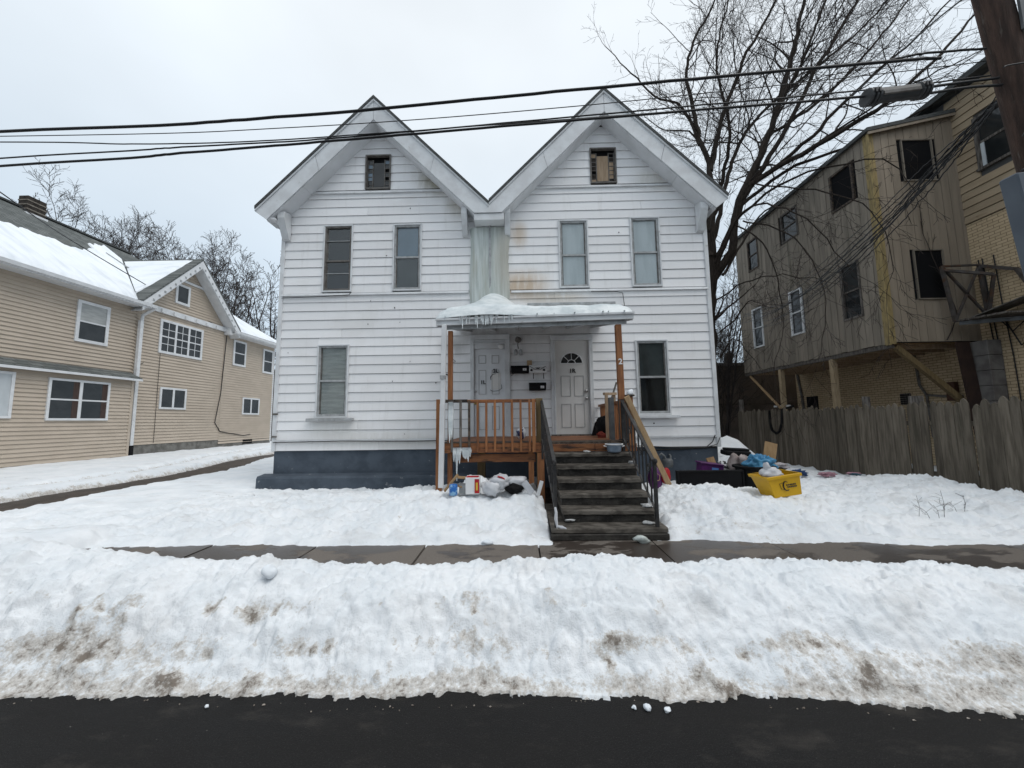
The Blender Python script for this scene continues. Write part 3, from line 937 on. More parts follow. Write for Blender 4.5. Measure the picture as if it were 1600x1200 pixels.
for ci, (c0, c1) in enumerate(courses):
    spans = []
    if c0 < 6.05:
        spans.append((WL + 0.03, WR - 0.03))
    else:
        for g, s in zip(GC, SOF):
            hw = s - c0 + 0.02
            if hw > 0.05:
                spans.append((max(WL + 0.03, g - hw), min(WR - 0.03, g + hw)))
        if len(spans) == 2 and spans[0][1] > spans[1][0]:
            spans = [(spans[0][0], spans[1][1])]
    for (a, b) in spans:
        cuts = []
        for (ox0, ox1, oz0, oz1) in OPEN:
            if oz0 < c1 - 0.004 and oz1 > c0 + 0.004 and ox0 > a - 0.01 and ox1 < b + 0.01:
                cuts.append((ox0 + 0.005, ox1 - 0.005))
                if oz0 > c0 + 0.03:
                    board(ox0 + 0.006, ox1 - 0.006, c0, oz0 + 0.012, c0, c1)
                if oz1 < c1 - 0.03:
                    board(ox0 + 0.006, ox1 - 0.006, oz1, c1, c0, c1)
        cuts.sort()
        x = a
        segs = []
        for (u0, u1) in cuts:
            if u0 - x > 0.02:
                segs.append((x, u0))
            x = u1
        segs.append((x, b))
        for (u0, u1) in segs:
            # long runs are lapped from two lengths
            if u1 - u0 > 4.2 and ci % 2 == 0:
                m_ = u0 + (u1 - u0) * rng.uniform(0.3, 0.7)
                board(u0, m_ - 0.002, c0, c1, c0, c1)
                board(m_ + 0.002, u1, c0, c1, c0, c1)
            else:
                board(u0, u1, c0, c1, c0, c1)

# flashing bands, skirt band, corner posts
for (x0, x1, z, lb) in ((WL + 0.02, -1.15, 4.60, 0), (-0.15, WR - 0.02, 4.585, 0), (-4.98, -1.63, 7.13, 0), (0.42, 3.72, 7.14, 0)):
    MB().prism([(8.345, z), (8.36, z + 0.05), (8.40, z + 0.055), (8.40, z)], 0, x0, x1).build("flashing_band", M['trim'], house)
MB().box(WL + 0.03, -1.35, 8.352, 8.372, 1.205, 1.243).build("flashing_band", M['trim'], house)
MB().box(1.9, WR - 0.03, 8.352, 8.372, 1.205, 1.243).build("flashing_band", M['trim'], house)
for x in (WL - 0.03, WR - 0.06):
    MB().box(x, x + 0.09, 8.355, 8.47, 0.99, 6.45).build("corner_post", M['trim'], house, bevel=0.006)
MB().box(0.22, 2.25, 8.355, 8.372, 4.275, 4.325).build("flashing_band", M['alu'], house)

# foundation
MB().box(WL, WR - 0.02, 8.43, 18, 0.0, 0.995).build("foundation", M['found'], house)
mb = MB()
mb.prism([(8.16, 0.0), (8.17, 0.41), (8.20, 0.46), (8.44, 0.49), (8.44, 0.0)], 0, -5.80, -0.9)
mb.build("foundation_ledge", M['found'], house)

# roofs, rake boards, soffits
for gi, (g, s) in enumerate(zip(GC, SOF)):
    top = s + 0.52
    for sgn in (-1, 1):
        inner = (gi == 0) == (sgn == 1)
        xe = -0.635 if inner else g + sgn * 2.70
        L = abs(xe - g)
        # shingled slope
        MB().prism([(g, top + 0.075), (xe, top + 0.075 - L), (xe, top - L), (g, top)], 1, 7.97, 18.3).build("roof_slope", M['shingle'], house)
        MB().prism([(g, top - 0.002), (xe, top - 0.002 - L), (xe, top - 0.05 - L), (g, top - 0.05)], 1, 7.985, 8.03).build("drip_edge", M['trim'], house)
        # rake boards in two lengths with a joint
        tp, bt = top - 0.052, s
        if inner:
            zc = 6.36
            xb = g + sgn * (bt - zc)
            j = g + sgn * 1.45
            MB().prism([(g + sgn * 0.004, tp), (j, tp - 1.45), (j - sgn * 0.1, bt - 1.35), (g + sgn * 0.004, bt)], 1, 8.012, 8.035).build("rake_board", M['trim'], house)
            MB().prism([(j + sgn * 0.006, tp - 1.456), (xe, tp - L), (xe, zc), (xb, zc), (j - sgn * 0.094, bt - 1.356)], 1, 8.008, 8.033).build("rake_board", M['trim'], house)
            MB().prism([(g, s), (xb, zc), (xb, zc - 0.02), (g, s - 0.02)], 1, 8.036, 8.40).build("soffit_panel", M['soffit'], house)
        else:
            j = g + sgn * 1.35
            xt = g + sgn * (L - 0.27)
            MB().prism([(g + sgn * 0.004, tp), (j, tp - 1.35), (j - sgn * 0.1, bt - 1.25), (g + sgn * 0.004, bt)], 1, 8.012, 8.035).build("rake_board", M['trim'], house)
            MB().prism([(j + sgn * 0.006, tp - 1.356), (xe, tp - L), (xt, bt - (L - 0.27)), (j - sgn * 0.094, bt - 1.256)], 1, 8.008, 8.033).build("rake_board", M['trim'], house)
            k = L - 0.27
            MB().prism([(g, s), (g + sgn * 1.6, s - 1.6), (g + sgn * 1.6, s - 1.62), (g, s - 0.02)], 1, 8.036, 8.40).build("soffit_panel", M['soffit'], house)
            MB().prism([(g + sgn * 1.605, s - 1.605), (g + sgn * k, s - k), (g + sgn * k, s - k - 0.02), (g + sgn * 1.605, s - 1.625)], 1, 8.036, 8.40).build("soffit_panel", M['soffit'], house)
            # boxed eave running back along the side wall, with its dark gutter
            xo, xw = g + sgn * (L - 0.05), (WL if sgn < 0 else WR)
            zz = top - L
            MB().prism([(xw, zz - 0.22), (xo - sgn * 0.22, zz - 0.20), (xo - sgn * 0.22, zz - 0.17), (xw, zz - 0.19)], 1, 8.05, 18.2).build("eave_soffit", M['soffit'], house)
            MB().prism([(xo - sgn * 0.20, zz - 0.20), (xo, zz - 0.06), (xo, zz - 0.02), (xo - sgn * 0.22, zz - 0.15)], 1, 8.06, 18.2).build("gutter", M['alu_dark'], house)
# valley box between the gables, and the downspout under it
MB().box(-0.98, -0.29, 8.035, 8.40, 6.19, 6.355).build("valley_box", M['trim'], house, bevel=0.01)
MB().box(-0.66, -0.61, 8.28, 8.33, 4.4, 6.19).build("downspout", M['alu'], house)
# knee brackets
for x in (WL + 0.10, -1.22, -0.22, WR - 0.13):
    w = 0.065 if x in (-1.22, -0.22) else 0.085
    MB().prism([(8.372, 6.62), (8.10, 6.55), (8.09, 6.40), (8.14, 6.28), (8.30, 5.98), (8.372, 5.95)], 0, x - w, x + w).build("bracket", M['trim'], house, bevel=0.006)


def sash_window(key, upper, lower, frame='alu', mid=0.5, sill=False, extra=None):
    x0, x1, z0, z1 = WINS[key]
    mb = MB()
    c = 0.035
    mb.box(x0, x1, 8.352, 8.43, z1 - c, z1).box(x0, x1, 8.345, 8.43, z0, z0 + c)
    mb.box(x0, x0 + c, 8.352, 8.43, z0 + c, z1 - c).box(x1 - c, x1, 8.352, 8.43, z0 + c, z1 - c)
    w = mb.build("window", M['trim'], house, bevel=0.004)
    a, b, zb, zt = x0 + c + 0.004, x1 - c - 0.004, z0 + c + 0.004, z1 - c - 0.004
    zm = zb + (zt - zb) * mid
    f = 0.035
    mb = MB()
    mb.box(a, a + f, 8.372, 8.44, zb, zt).box(b - f, b, 8.372, 8.44, zb, zt)
    mb.box(a + f, b - f, 8.372, 8.44, zb, zb + f + 0.01).box(a + f, b - f, 8.372, 8.44, zt - f, zt)
    mb.box(a + f, b - f, 8.38, 8.44, zm - 0.022, zm + 0.022)
    mb.build("sash", M[frame], w, bevel=0.003)
    g = 0.022
    for xa in (a + f, b - f - g):
        MB().box(xa, xa + g, 8.40, 8.45, zb + f, zm - 0.023).build("inner_stile", M['alu_dark'], w)
        MB().box(xa, xa + g, 8.41, 8.45, zm + 0.023, zt - f).build("inner_stile", M['alu_dark'], w)
    for nm, (p, q), y, back in (("upper", (zm + 0.022, zt - f), 8.415, upper), ("lower", (zb + f + 0.01, zm - 0.022), 8.408, lower)):
        MB().box(a + f, b - f, y, y + 0.004, p, q).build("pane", M['glass'], w)
        yc_ = y + 0.012 if back in ('curtain', 'blind', 'blue_glass_sky', 'dim') else 8.46
        MB().box(a + f + 0.001, b - f - 0.001, yc_, yc_ + 0.012, p + 0.001, q - 0.001).build("curtain" if back in ('curtain', 'blind') else "dark_backing", M[back], w)
    if sill:
        MB().box(x0 - 0.16, x1 + 0.16, 8.27, 8.36, z0 - 0.075, z0 - 0.005).build("sill", M['trim'] if key == 'low2' else M['alu'], w, bevel=0.008)
    if extra:
        for (zz, hh) in extra:
            MB().box(a + f, b - f, 8.386, 8.402, zb + (zt - zb) * zz, zb + (zt - zb) * zz + hh).build("sash_bar", M['alu'], w)
    return w


sash_window('up1', 'room', 'dark', 'alu_dark', 0.46, extra=((0.77, 0.012), (0.26, 0.015)))
sash_window('up2', 'blue_glass_sky', 'dim', 'alu', 0.50)  # blue sheet behind the upper pane paints its sky reflection
sash_window('up3', 'curtain', 'curtain', 'alu', 0.48)
sash_window('up4', 'curtain', 'curtain', 'alu', 0.49)
sash_window('low1', 'blind', 'blind', 'alu', 0.50, sill=True)
sash_window('low2', 'dim', 'room', 'alu', 0.50, sill=True)  # upper backing grey: a shade with the pane's reflection painted in

# small attic windows bordered with little square panes
for key, inner_m, tiles in (('att1', 'dark', ('dark_glass', 'blue_glass_sky')), ('att2', 'plywood', ('chim', 'plywood'))):
    x0, x1, z0, z1 = WINS[key]
    c = 0.03
    w = MB().box(x0, x1, 8.35, 8.43, z1 - c, z1).box(x0, x1, 8.35, 8.43, z0, z0 + c).box(x0, x0 + c, 8.35, 8.43, z0 + c, z1 - c).box(x1 - c, x1, 8.35, 8.43, z0 + c, z1 - c).build("attic_window", M['alu_dark'], house)
    MB().box(x0 + c, x1 - c, 8.47, 8.49, z0 + c, z1 - c).build("dark_backing", M['dark'], w)
    MB().box(x0 + 0.18, x1 - 0.18, 8.44, 8.45, z0 + 0.10, z1 - 0.16).build("board" if inner_m == 'plywood' else "pane", M[inner_m if inner_m == 'plywood' else 'dark_glass'], w)
    mb = MB()
    for xx in (x0 + c, x0 + 0.155, x1 - 0.18, x1 - c - 0.02):
        mb.box(xx, xx + 0.02, 8.425, 8.455, z0 + c, z1 - c - 0.06)
    n = 7
    for i in range(n + 1):
        zz = z0 + c + (z1 - z0 - 0.14) * i / n
        mb.box(x0 + c, x0 + 0.17, 8.427, 8.453, zz, zz + 0.012).box(x1 - 0.17, x1 - c, 8.427, 8.453, zz, zz + 0.012)
    mb.build("muntin", M['alu_dark'], w)
    for i in range(n):
        zz = z0 + c + (z1 - z0 - 0.14) * i / n
        for xa in (x0 + c + 0.02, x1 - 0.158):
            m_ = tiles[0] if rng.random() < (0.7 if key == 'att1' else 0.45) else tiles[1]
            if rng.random() < 0.85:
                MB().box(xa, xa + 0.10, 8.436, 8.442, zz + 0.014, zz + (z1 - z0 - 0.14) / n - 0.002).build("small_pane", M[m_], w)

# doors
def panel_lines(mb, x0, x1, z0, z1, y):
    w = 0.012
    for (a, b, c, d) in ((x0, x1, z0, z0 + w), (x0, x1, z1 - w, z1), (x0, x0 + w, z0 + w, z1 - w), (x1 - w, x1, z0 + w, z1 - w)):
        mb.box(a, b, y - 0.007, y + 0.01, c, d)


x0, x1, z0, z1 = WINS['door1']
fr = MB().box(x0, x0 + 0.085, 8.35, 8.45, z0, z1 - 0.12).box(x1 - 0.12, x1, 8.345, 8.45, z0, z1 - 0.12).box(x0, x1, 8.34, 8.45, z1 - 0.118, z1)
fr.box(x0 + 0.087, x1 - 0.122, 8.365, 8.45, 3.27, z1 - 0.122).box(x0 + 0.05, x1 - 0.09, 8.335, 8.36, 3.38, 3.41)
d1 = fr.build("door", M['trim'], house, bevel=0.006)
d1["label"] = "white left door with a taped patch"
MB().box(x0 + 0.088, x1 - 0.123, 8.405, 8.44, 1.27, 3.265).build("door_leaf", M['door_white'], d1)
mb = MB()
dx0 = x0 + 0.088
for (a, b, c, d) in ((0.10, 0.27, 2.93, 3.12), (0.40, 0.57, 2.93, 3.12), (0.10, 0.27, 2.22, 2.78), (0.40, 0.57, 2.22, 2.78), (0.10, 0.27, 1.42, 1.95), (0.40, 0.57, 1.42, 1.95)):
    panel_lines(mb, dx0 + a, dx0 + b, c, d, 8.402)
mb.build("door_panel", M['door_line'], d1)
MB().box(dx0 + 0.39, dx0 + 0.60, 8.396, 8.402, 2.33, 2.70).build("patch", M['door_grey'], d1)
mb = MB()
pp = [(dx0 + 0.38, 8.392, 2.55), (dx0 + 0.37, 8.392, 2.62), (dx0 + 0.43, 8.392, 2.68), (dx0 + 0.50, 8.392, 2.69)]
mb.tube(pp, [0.004, 0.008, 0.006, 0.003], 5)
mb.tube([(dx0 + 0.36, 8.393, 2.32), (dx0 + 0.42, 8.393, 2.29), (dx0 + 0.56, 8.393, 2.30), (dx0 + 0.63, 8.393, 2.36), (dx0 + 0.62, 8.393, 2.44)], 0.004, 4)
mb.build("scuff_tape", M['black'], d1)
MB().blob((dx0 + 0.03, 8.36, 2.02), (0.032, 0.035, 0.032), 1, 0.0, 1, 8).build("handle", M['brass'], d1, smooth=True)
MB().blob((dx0 + 0.03, 8.38, 2.29), (0.025, 0.02, 0.025), 1, 0.0, 1, 8).build("lock", M['chrome'], d1, smooth=True)
text("2L", 0.12, (dx0 + 0.49, 8.395, 2.755), M['black'], d1)
text("1L", 0.12, (dx0 + 0.20, 8.395, 2.495), M['black'], d1)
single(MB().blob((dx0 + 0.62, 8.34, 3.30), (0.055, 0.02, 0.055), 2, 0.4, 2, 8), "paper_bow", M['white_paint'], (dx0 + 0.62, 8.34, 3.25), "small white rosette on the header of the left door", "ornament", smooth=True)

x0, x1, z0, z1 = WINS['door2']
fr = MB().box(x0, x0 + 0.10, 8.345, 8.45, z0, z1 - 0.12).box(x1 - 0.10, x1, 8.345, 8.45, z0, z1 - 0.12).box(x0, x1, 8.34, 8.45, z1 - 0.118, z1)
fr.box(x0 + 0.06, x0 + 0.09, 8.33, 8.35, z0, z1 - 0.14).box(x1 - 0.09, x1 - 0.06, 8.33, 8.35, z0, z1 - 0.14)
d2 = fr.build("door", M['trim'], house, bevel=0.006)
d2["label"] = "ivory right door with a fanlight"
a, b = x0 + 0.103, x1 - 0.103
MB().box(a, b, 8.405, 8.44, 1.30, z1 - 0.121).build("door_leaf", M['door_grey'], d2)
mb = MB()
for (p, q, c, d) in ((0.12, 0.34, 2.15, 2.62), (0.42, 0.64, 2.15, 2.62), (0.12, 0.34, 1.45, 1.98), (0.42, 0.64, 1.45, 1.98)):
    panel_lines(mb, a + p, a + q, c, d, 8.402)
mb.build("door_panel", M['door_line'], d2)
fc, fz, R_ = (a + b) / 2 - 0.005, 2.90, 0.255
arc = [(fc + R_ * math.cos(t), fz + R_ * math.sin(t)) for t in np.linspace(0, math.pi, 17)]
MB().prism(arc, 1, 8.398, 8.403).build("fanlight_glass", M['dark_glass'], d2)
mb = MB()
mb.tube([(p[0], 8.397, p[1]) for p in arc], 0.016, 6)
mb.tube([(fc - R_, 8.397, fz), (fc + R_, 8.397, fz)], 0.013, 6)
for t in (0.25, 0.5, 0.75):
    mb.tube([(fc + 0.09 * math.cos(t * math.pi), 8.396, fz + 0.09 * math.sin(t * math.pi)), (fc + R_ * math.cos(t * math.pi), 8.396, fz + R_ * math.sin(t * math.pi))], 0.008, 5)
mb.tube([(fc + 0.09 * math.cos(t), 8.396, fz + 0.09 * math.sin(t)) for t in np.linspace(0, math.pi, 9)], 0.009, 5)
mb.build("fanlight_frame", M['white_paint'], d2)
for hz in (2.27, 2.10):
    MB().blob((b - 0.07, 8.37, hz), (0.035, 0.04, 0.035), 1, 0.0, 1, 8).build("handle" if hz < 2.2 else "lock", M['chrome'], d2, smooth=True)
text("1R", 0.13, (fc + 0.015, 8.395, 2.73), M['black'], d2)
MB().box(x0 - 0.02, x1 + 0.05, 8.25, 8.42, 1.262, 1.30).build("threshold", M['grey_wood'], d2)

# small holes, cable clips and scuffs on the siding
mb = MB()
for (x, zz) in ((-2.88, 4.28), (-2.75, 3.93), (-3.5, 3.9), (-2.55, 6.72), (-3.1, 5.55), (-1.9, 2.5), (-1.85, 1.9), (-2.6, 1.35), (-2.5, 3.0), (3.0, 1.52), (-3.45, 4.45), (-5.35, 3.25), (2.4, 6.0), (-2.9, 2.55)):
    mb.blob((x, 8.372, zz), (rng.uniform(0.008, 0.02), 0.006, rng.uniform(0.008, 0.018)), rng.randint(0, 99), 0.4, 2, 5)
mb.tube([(-1.62, 8.37, 3.0), (-1.5, 8.37, 3.03), (-1.45, 8.37, 2.99), (-1.5, 8.37, 2.96), (-1.62, 8.37, 3.0)], 0.006, 4)
mb.tube([(-1.68, 8.37, 2.7), (-1.6, 8.37, 2.66)], 0.012, 4)
mb.tube([(-0.17, 8.37, 2.64), (-0.05, 8.37, 2.74), (0.03, 8.37, 2.72)], 0.005, 4)
mb.build("scuff", M['black'], house)
# thin cables stapled to the front
MB().tube([(WL + 0.02, 8.335, 1.19), (-4, 8.335, 1.21), (-2.4, 8.335, 1.185), (-1.35, 8.335, 1.20)], 0.009, 5).build("wall_cable", M['cable'], house)
MB().tube([(-5.55, 8.345, 4.55), (-4.6, 8.345, 4.57), (-3.95, 8.345, 4.60), (-3.92, 8.345, 4.66)], 0.008, 5).build("wall_cable", M['cable'], house)
MB().tube([(1.7, 8.34, 4.57), (2.25, 8.34, 4.56), (2.42, 8.34, 4.52), (2.45, 8.34, 4.2), (2.46, 8.34, 3.9)], 0.008, 5).build("wall_cable", M['cable'], house)
MB().tube([(2.6, 8.34, 1.03), (3.4, 8.34, 0.99), (4.1, 8.34, 0.98), (4.25, 8.34, 1.1), (4.32, 8.34, 1.25)], 0.010, 5).build("wall_cable", M['cable'], house)
MB().tube([(4.1, 8.33, 0.98), (4.35, 8.33, 1.05), (4.42, 8.33, 1.2)], 0.008, 5).build("wall_cable", M['cable'], house)
MB().tube([(1.8, 8.42, 0.98), (2.8, 8.42, 0.93), (3.6, 8.42, 0.945), (4.35, 8.42, 0.98)], 0.02, 5).build("wall_cable", M['cable'], house)
for zz in (1.32, 1.83):
    MB().box(WL - 0.02, WL + 0.09, 8.33, 8.355, zz - 0.02, zz + 0.02).build("cable_clip", M['alu_dark'], house)

# the frozen spill that runs down from the valley
ys = np.linspace(6.17, 4.0, 26)
mb = MB()
nx = 16
for i, zz in enumerate(ys):
    f = i / (len(ys) - 1)
    xl, xr = -1.12 + 0.02 * math.sin(i * 0.3), -0.17 + 0.02 * math.cos(i * 0.35) - 0.04 * f
    for k in range(nx + 1):
        q = k / nx
        bul = 0.03 + (0.035 + 0.06 * f * f) * math.sin(math.pi * q) ** 0.7 + 0.006 * math.sin(q * 23 + 0.4 * math.sin(i * 0.6)) + 0.004 * math.sin(q * 41 + i * 0.3)
        if k in (0, nx):
            bul = -0.02
        mb.v.append((xl + (xr - xl) * q, 8.37 - max(bul, -0.02), zz))
for i in range(len(ys) - 1):
    for k in range(nx):
        a = i * (nx + 1) + k
        mb.f.append((a, a + nx + 1, a + nx + 2, a + 1))
single(mb, "frozen_spill", M['ice'], (-0.65, 8.37, 4.4), "greenish ice sheet frozen down the wall below the roof valley", "ice sheet", smooth=True)

# ------------------------------------------------------------------ porch
porch = thing("front_porch", (0.27, 7.2, 0.15), "orange stained timber porch with a lean-to roof before the two doors", "porch")
TL = lambda x: 0.018 * (x + 1.35)        # the roof hangs a little lower at its left end


def slab(mb, x0, x1, ya, za, yb, zb, th):
    vs = []
    for (y, z) in ((ya, za), (yb, zb)):
        for x in (x0, x1):
            for dz in (0, th):
                vs.append((x, y, z + dz + TL(x)))
    return mb.add(vs, [(0, 2, 3, 1), (4, 5, 7, 6), (0, 4, 6, 2), (1, 3, 7, 5), (0, 1, 5, 4), (2, 6, 7, 3)])


slab(MB(), -1.33, 1.87, 6.02, 3.245, 8.36, 3.745, 0.05).build("roof_deck", M['trim'], porch)
slab(slab(MB(), -1.36, 1.90, 5.985, 3.205, 6.015, 3.205, 0.095), -1.37, 1.91, 5.955, 3.285, 5.984, 3.285, 0.03).build("fascia", M['trim'], porch)
slab(MB(), -1.36, -1.335, 6.02, 3.19, 8.36, 3.69, 0.10).build("side_fascia", M['trim'], porch)
slab(MB(), 1.875, 1.90, 6.02, 3.19, 8.36, 3.69, 0.10).build("side_fascia", M['trim'], porch)
slab(MB(), -1.25, 1.80, 6.05, 3.14, 6.13, 3.16, 0.10).build("beam", M['alu'], porch)
for i in range(6):
    x = -1.1 + i * 0.55
    slab(MB(), x, x + 0.045, 6.14, 3.17, 8.36, 3.66, 0.075).build("rafter", M['alu'], porch)

# posts
MB().bar((-1.14, 6.10, 0.2), (-1.14, 6.10, 3.13), 0.075, 0.075).build("post", M['cedar'], porch, bevel=0.004)
pr = MB().bar((1.68, 6.10, 1.28), (1.665, 6.10, 3.19), 0.095, 0.095).build("post", M['cedar'], porch, bevel=0.004)
text("2", 0.13, (1.67, 6.046, 2.56), M['white_paint'], pr)
# deck
for i in range(17):
    y = 6.04 + i * 0.137
    MB().box(-1.30, 1.86, y, y + 0.131, 1.235, 1.27).build("deck_board", M['black_wood'] if i < 3 else M['cedar_h'], porch)
MB().box(-1.32, 0.36, 6.005, 6.035, 1.11, 1.262).build("rim_board", M['cedar_h'], porch, bevel=0.003)
MB().box(0.37, 1.20, 6.025, 6.055, 1.115, 1.234).build("rim_board", M['cedar_h'], porch, bevel=0.003)
MB().box(1.204, 1.87, 6.022, 6.052, 1.112, 1.234).build("rim_board", M['cedar_h'], porch, bevel=0.003)
MB().box(-1.05, 0.25, 6.06, 6.10, 0.955, 1.085).build("lower_beam", M['cedar_h'], porch, bevel=0.003)
for (x, y, w, m_) in ((-1.315, 6.02, 0.09, 'cedar'), (0.325, 6.06, 0.11, 'green_wood'), (0.18, 6.055, 0.085, 'cedar')):
    top = 1.98 if w > 0.086 else 1.235
    MB().bar((x, y + 0.05, 0.1), (x, y + 0.05, top), w, w).build("newel_post", M[m_], porch, bevel=0.004)
MB().box(0.275, 0.385, 5.99, 6.02, 0.2, 1.10).build("newel_post", M['cedar'], porch, bevel=0.004)
MB().bar((-0.72, 7.0, 0.1), (-0.72, 7.0, 1.23), 0.14, 0.14).build("leg_post", M['green_wood'], porch)
MB().bar((1.80, 6.12, 0.1), (1.80, 6.12, 1.23), 0.12, 0.12).build("leg_post", M['black_wood'], porch)
MB().box(-1.26, -0.85, 6.03, 6.10, 1.925, 1.975).build("top_rail", M['black_wood'], porch, bevel=0.004)
MB().box(-0.848, 0.27, 6.03, 6.10, 1.915, 1.968).build("top_rail", M['cedar_h'], porch, bevel=0.004)
for i in range(10):
    x = -1.09 + i * 0.1385
    o = MB().box(x - 0.018, x + 0.018, 5.968, 6.003, 1.125, 1.955).build("baluster", M['grey_wood'] if i < 2 else (M['black_wood'] if i == 2 else M['cedar']), porch, bevel=0.003)
    if i < 3:
        o["label"] = "weathered grey baluster" if i < 2 else "blackened baluster"
    elif i == 9:
        o.location.x += 0.005
MB().box(0.20, 0.255, 5.97, 6.025, 1.115, 1.965).build("baluster", M['cedar'], porch, bevel=0.003)
# side rail on the right, running back to the wall
MB().bar((1.79, 6.05, 1.20), (1.79, 6.05, 1.985), 0.09, 0.09).build("newel_post", M['cedar'], porch, bevel=0.004)
MB().box(1.72, 1.86, 5.985, 6.125, 1.987, 2.015).build("post_cap", M['black_wood'], porch, bevel=0.004)
MB().box(1.765, 1.82, 6.1, 8.34, 1.90, 1.95).build("top_rail", M['cedar'], porch)
for i in range(13):
    y = 6.24 + i * 0.16
    MB().box(1.775, 1.812, y, y + 0.037, 1.2, 1.90).build("baluster", M['cedar'], porch)

# ice on the porch roof
nx, ny = 70, 46
XX, YY = np.meshgrid(np.linspace(-1.365, 1.905, nx), np.linspace(5.96, 8.37, ny))
ed = np.minimum.reduce([(XX + 1.365) * 1.2, (1.905 - XX) * 0.9, (YY - 5.96) * 2.2])
th = 0.17 * np.sqrt(np.clip(ed / 0.24, 0, 1)) * (1 + 0.12 * fbm(XX * 1.5, YY * 1.5, 81, 3)) + 0.02 * fbm(XX * 5, YY * 2, 82, 3) * np.clip(ed / 0.1, 0, 1)
th = th + 0.30 * np.exp(-((XX + 0.55) / 0.40) ** 2 - ((YY - 8.2) / 0.95) ** 2) + 0.24 * np.exp(-((XX + 0.5) / 0.85) ** 2 - ((YY - 8.0) / 1.2) ** 2) + 0.10 * np.exp(-((XX + 0.6) / 0.6) ** 2 - ((YY - 6.7) / 0.8) ** 2)
zz_ = 3.297 + 0.2137 * (YY - 6.0) + TL(XX) + th + 0.012
mb = MB()
mb.v = list(map(tuple, np.stack([XX, YY - 0.05 * np.exp(-(YY - 5.96) / 0.05) * 0, zz_], -1).reshape(-1, 3)))
mb.f = [(j * nx + i, j * nx + i + 1, (j + 1) * nx + i + 1, (j + 1) * nx + i) for j in range(ny - 1) for i in range(nx - 1)]
roof_ice = single(mb, "roof_ice", M['porch_ice'], (0.25, 7.2, 3.6), "thick dome of ice and snow covering the porch roof", "ice cap", smooth=True)
G_IC = "icicles along the front edge of the porch roof"
rr = random.Random(3)
for i in range(34):
    x = rr.gauss(-0.48, 0.20) if i < 26 else rr.uniform(-1.3, 1.8)
    l = rr.uniform(0.05, 0.13) * (1.3 if i < 26 else 0.45)
    if i in (5, 11):
        l = 0.21
    r = rr.uniform(0.010, 0.019)
    zt = 3.335 + TL(x)
    single(MB().tube([(x, 5.945, zt), (x + 0.003, 5.944, zt - l * 0.5), (x + 0.004, 5.945, zt - l)], [r, r * 0.65, 0.002], 6), "icicle", M['porch_ice'], (x, 5.945, zt), "thin icicle hanging from the porch roof fascia", "icicle", G_IC, smooth=True)
G_I2 = "icicles at the left end of the porch deck"
for i in range(15):
    x = -1.13 + 0.024 * i + rr.uniform(-0.01, 0.01)
    up = i < 3
    zt, l = (1.93, rr.uniform(0.5, 0.75)) if up else (1.20, rr.uniform(0.10, 0.32))
    if i == 5:
        l = 0.52
    r = rr.uniform(0.016, 0.026)
    single(MB().tube([(x, 5.955, zt), (x + 0.004, 5.952, zt - l * 0.3), (x, 5.955, zt - l * 0.7), (x + 0.003, 5.955, zt - l)], [r * 0.7, r * 1.2, r * 0.7, 0.003], 7), "icicle", M['porch_ice'], (x, 5.955, zt),
           "icicle frozen to the railing at the left porch corner", "icicle", G_I2, smooth=True)
ds = thing("downspout", (-1.22, 5.95, 0.6), "white square downspout at the left front corner of the porch", "downspout")
MB().bar((-1.215, 5.94, 3.20), (-1.235, 5.94, 1.9), 0.075, 0.06).build("pipe", M['house_white'], ds, bevel=0.006)
MB().bar((-1.235, 5.938, 1.905), (-1.255, 5.938, 0.58), 0.079, 0.064).build("pipe", M['house_white'], ds, bevel=0.006)
MB().box(-1.275, -1.19, 5.90, 5.98, 2.30, 2.36).build("strap", M['alu'], ds)

# concrete steps
steps = thing("front_steps", (1.1, 5.4, 0.15), "worn dark concrete steps climbing from the sidewalk to the porch", "steps")
RISE, RUN = 0.16, 0.233
M['slush2'] = mat("grey_ice", (0.50, 0.51, 0.51), (0.30, 0.30, 0.295), 18, 0.4, 0.4, bump=0.5, bscale=30)
M['bag_white'] = mat("white_plastic_bag", (0.60, 0.61, 0.63), (0.48, 0.49, 0.52), 4, 0.4, 0.4)
for k in range(1, 7):
    zt = 1.27 - RISE * k
    yn = 6.05 - RUN * k
    a, b = (0.535, 1.735) if k < 6 else (0.37, 1.775)
    rg = random.Random(k)
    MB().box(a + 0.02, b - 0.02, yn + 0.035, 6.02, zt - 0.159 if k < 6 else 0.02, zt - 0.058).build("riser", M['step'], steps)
    mb = MB()
    n = 12
    top, fr = [], []
    for i in range(n + 1):
        x = a + (b - a) * i / n
        top.append((x, yn + rg.uniform(-0.006, 0.006), zt + rg.uniform(-0.004, 0.003)))
    vs = []
    for (x, y, z_) in top:
        vs += [(x, 6.01, z_ - 0.001), (x, y + 0.022, z_), (x, y + 0.003, z_ - 0.016), (x, y, z_ - 0.056), (x, y + 0.06, z_ - 0.057)]
    fs = []
    for i in range(n):
        for j in range(4):
            p = i * 5 + j
            fs.append((p, p + 1, p + 6, p + 5))
    fs += [(0, 1, 2, 3, 4), tuple(range(n * 5, n * 5 + 5))[::-1]]
    mb.add(vs, fs)
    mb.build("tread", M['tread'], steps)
MB().box(0.36, 1.785, 4.63, 4.70, 0.165, 0.245).build("bottom_curb", M['step'], steps, bevel=0.012)
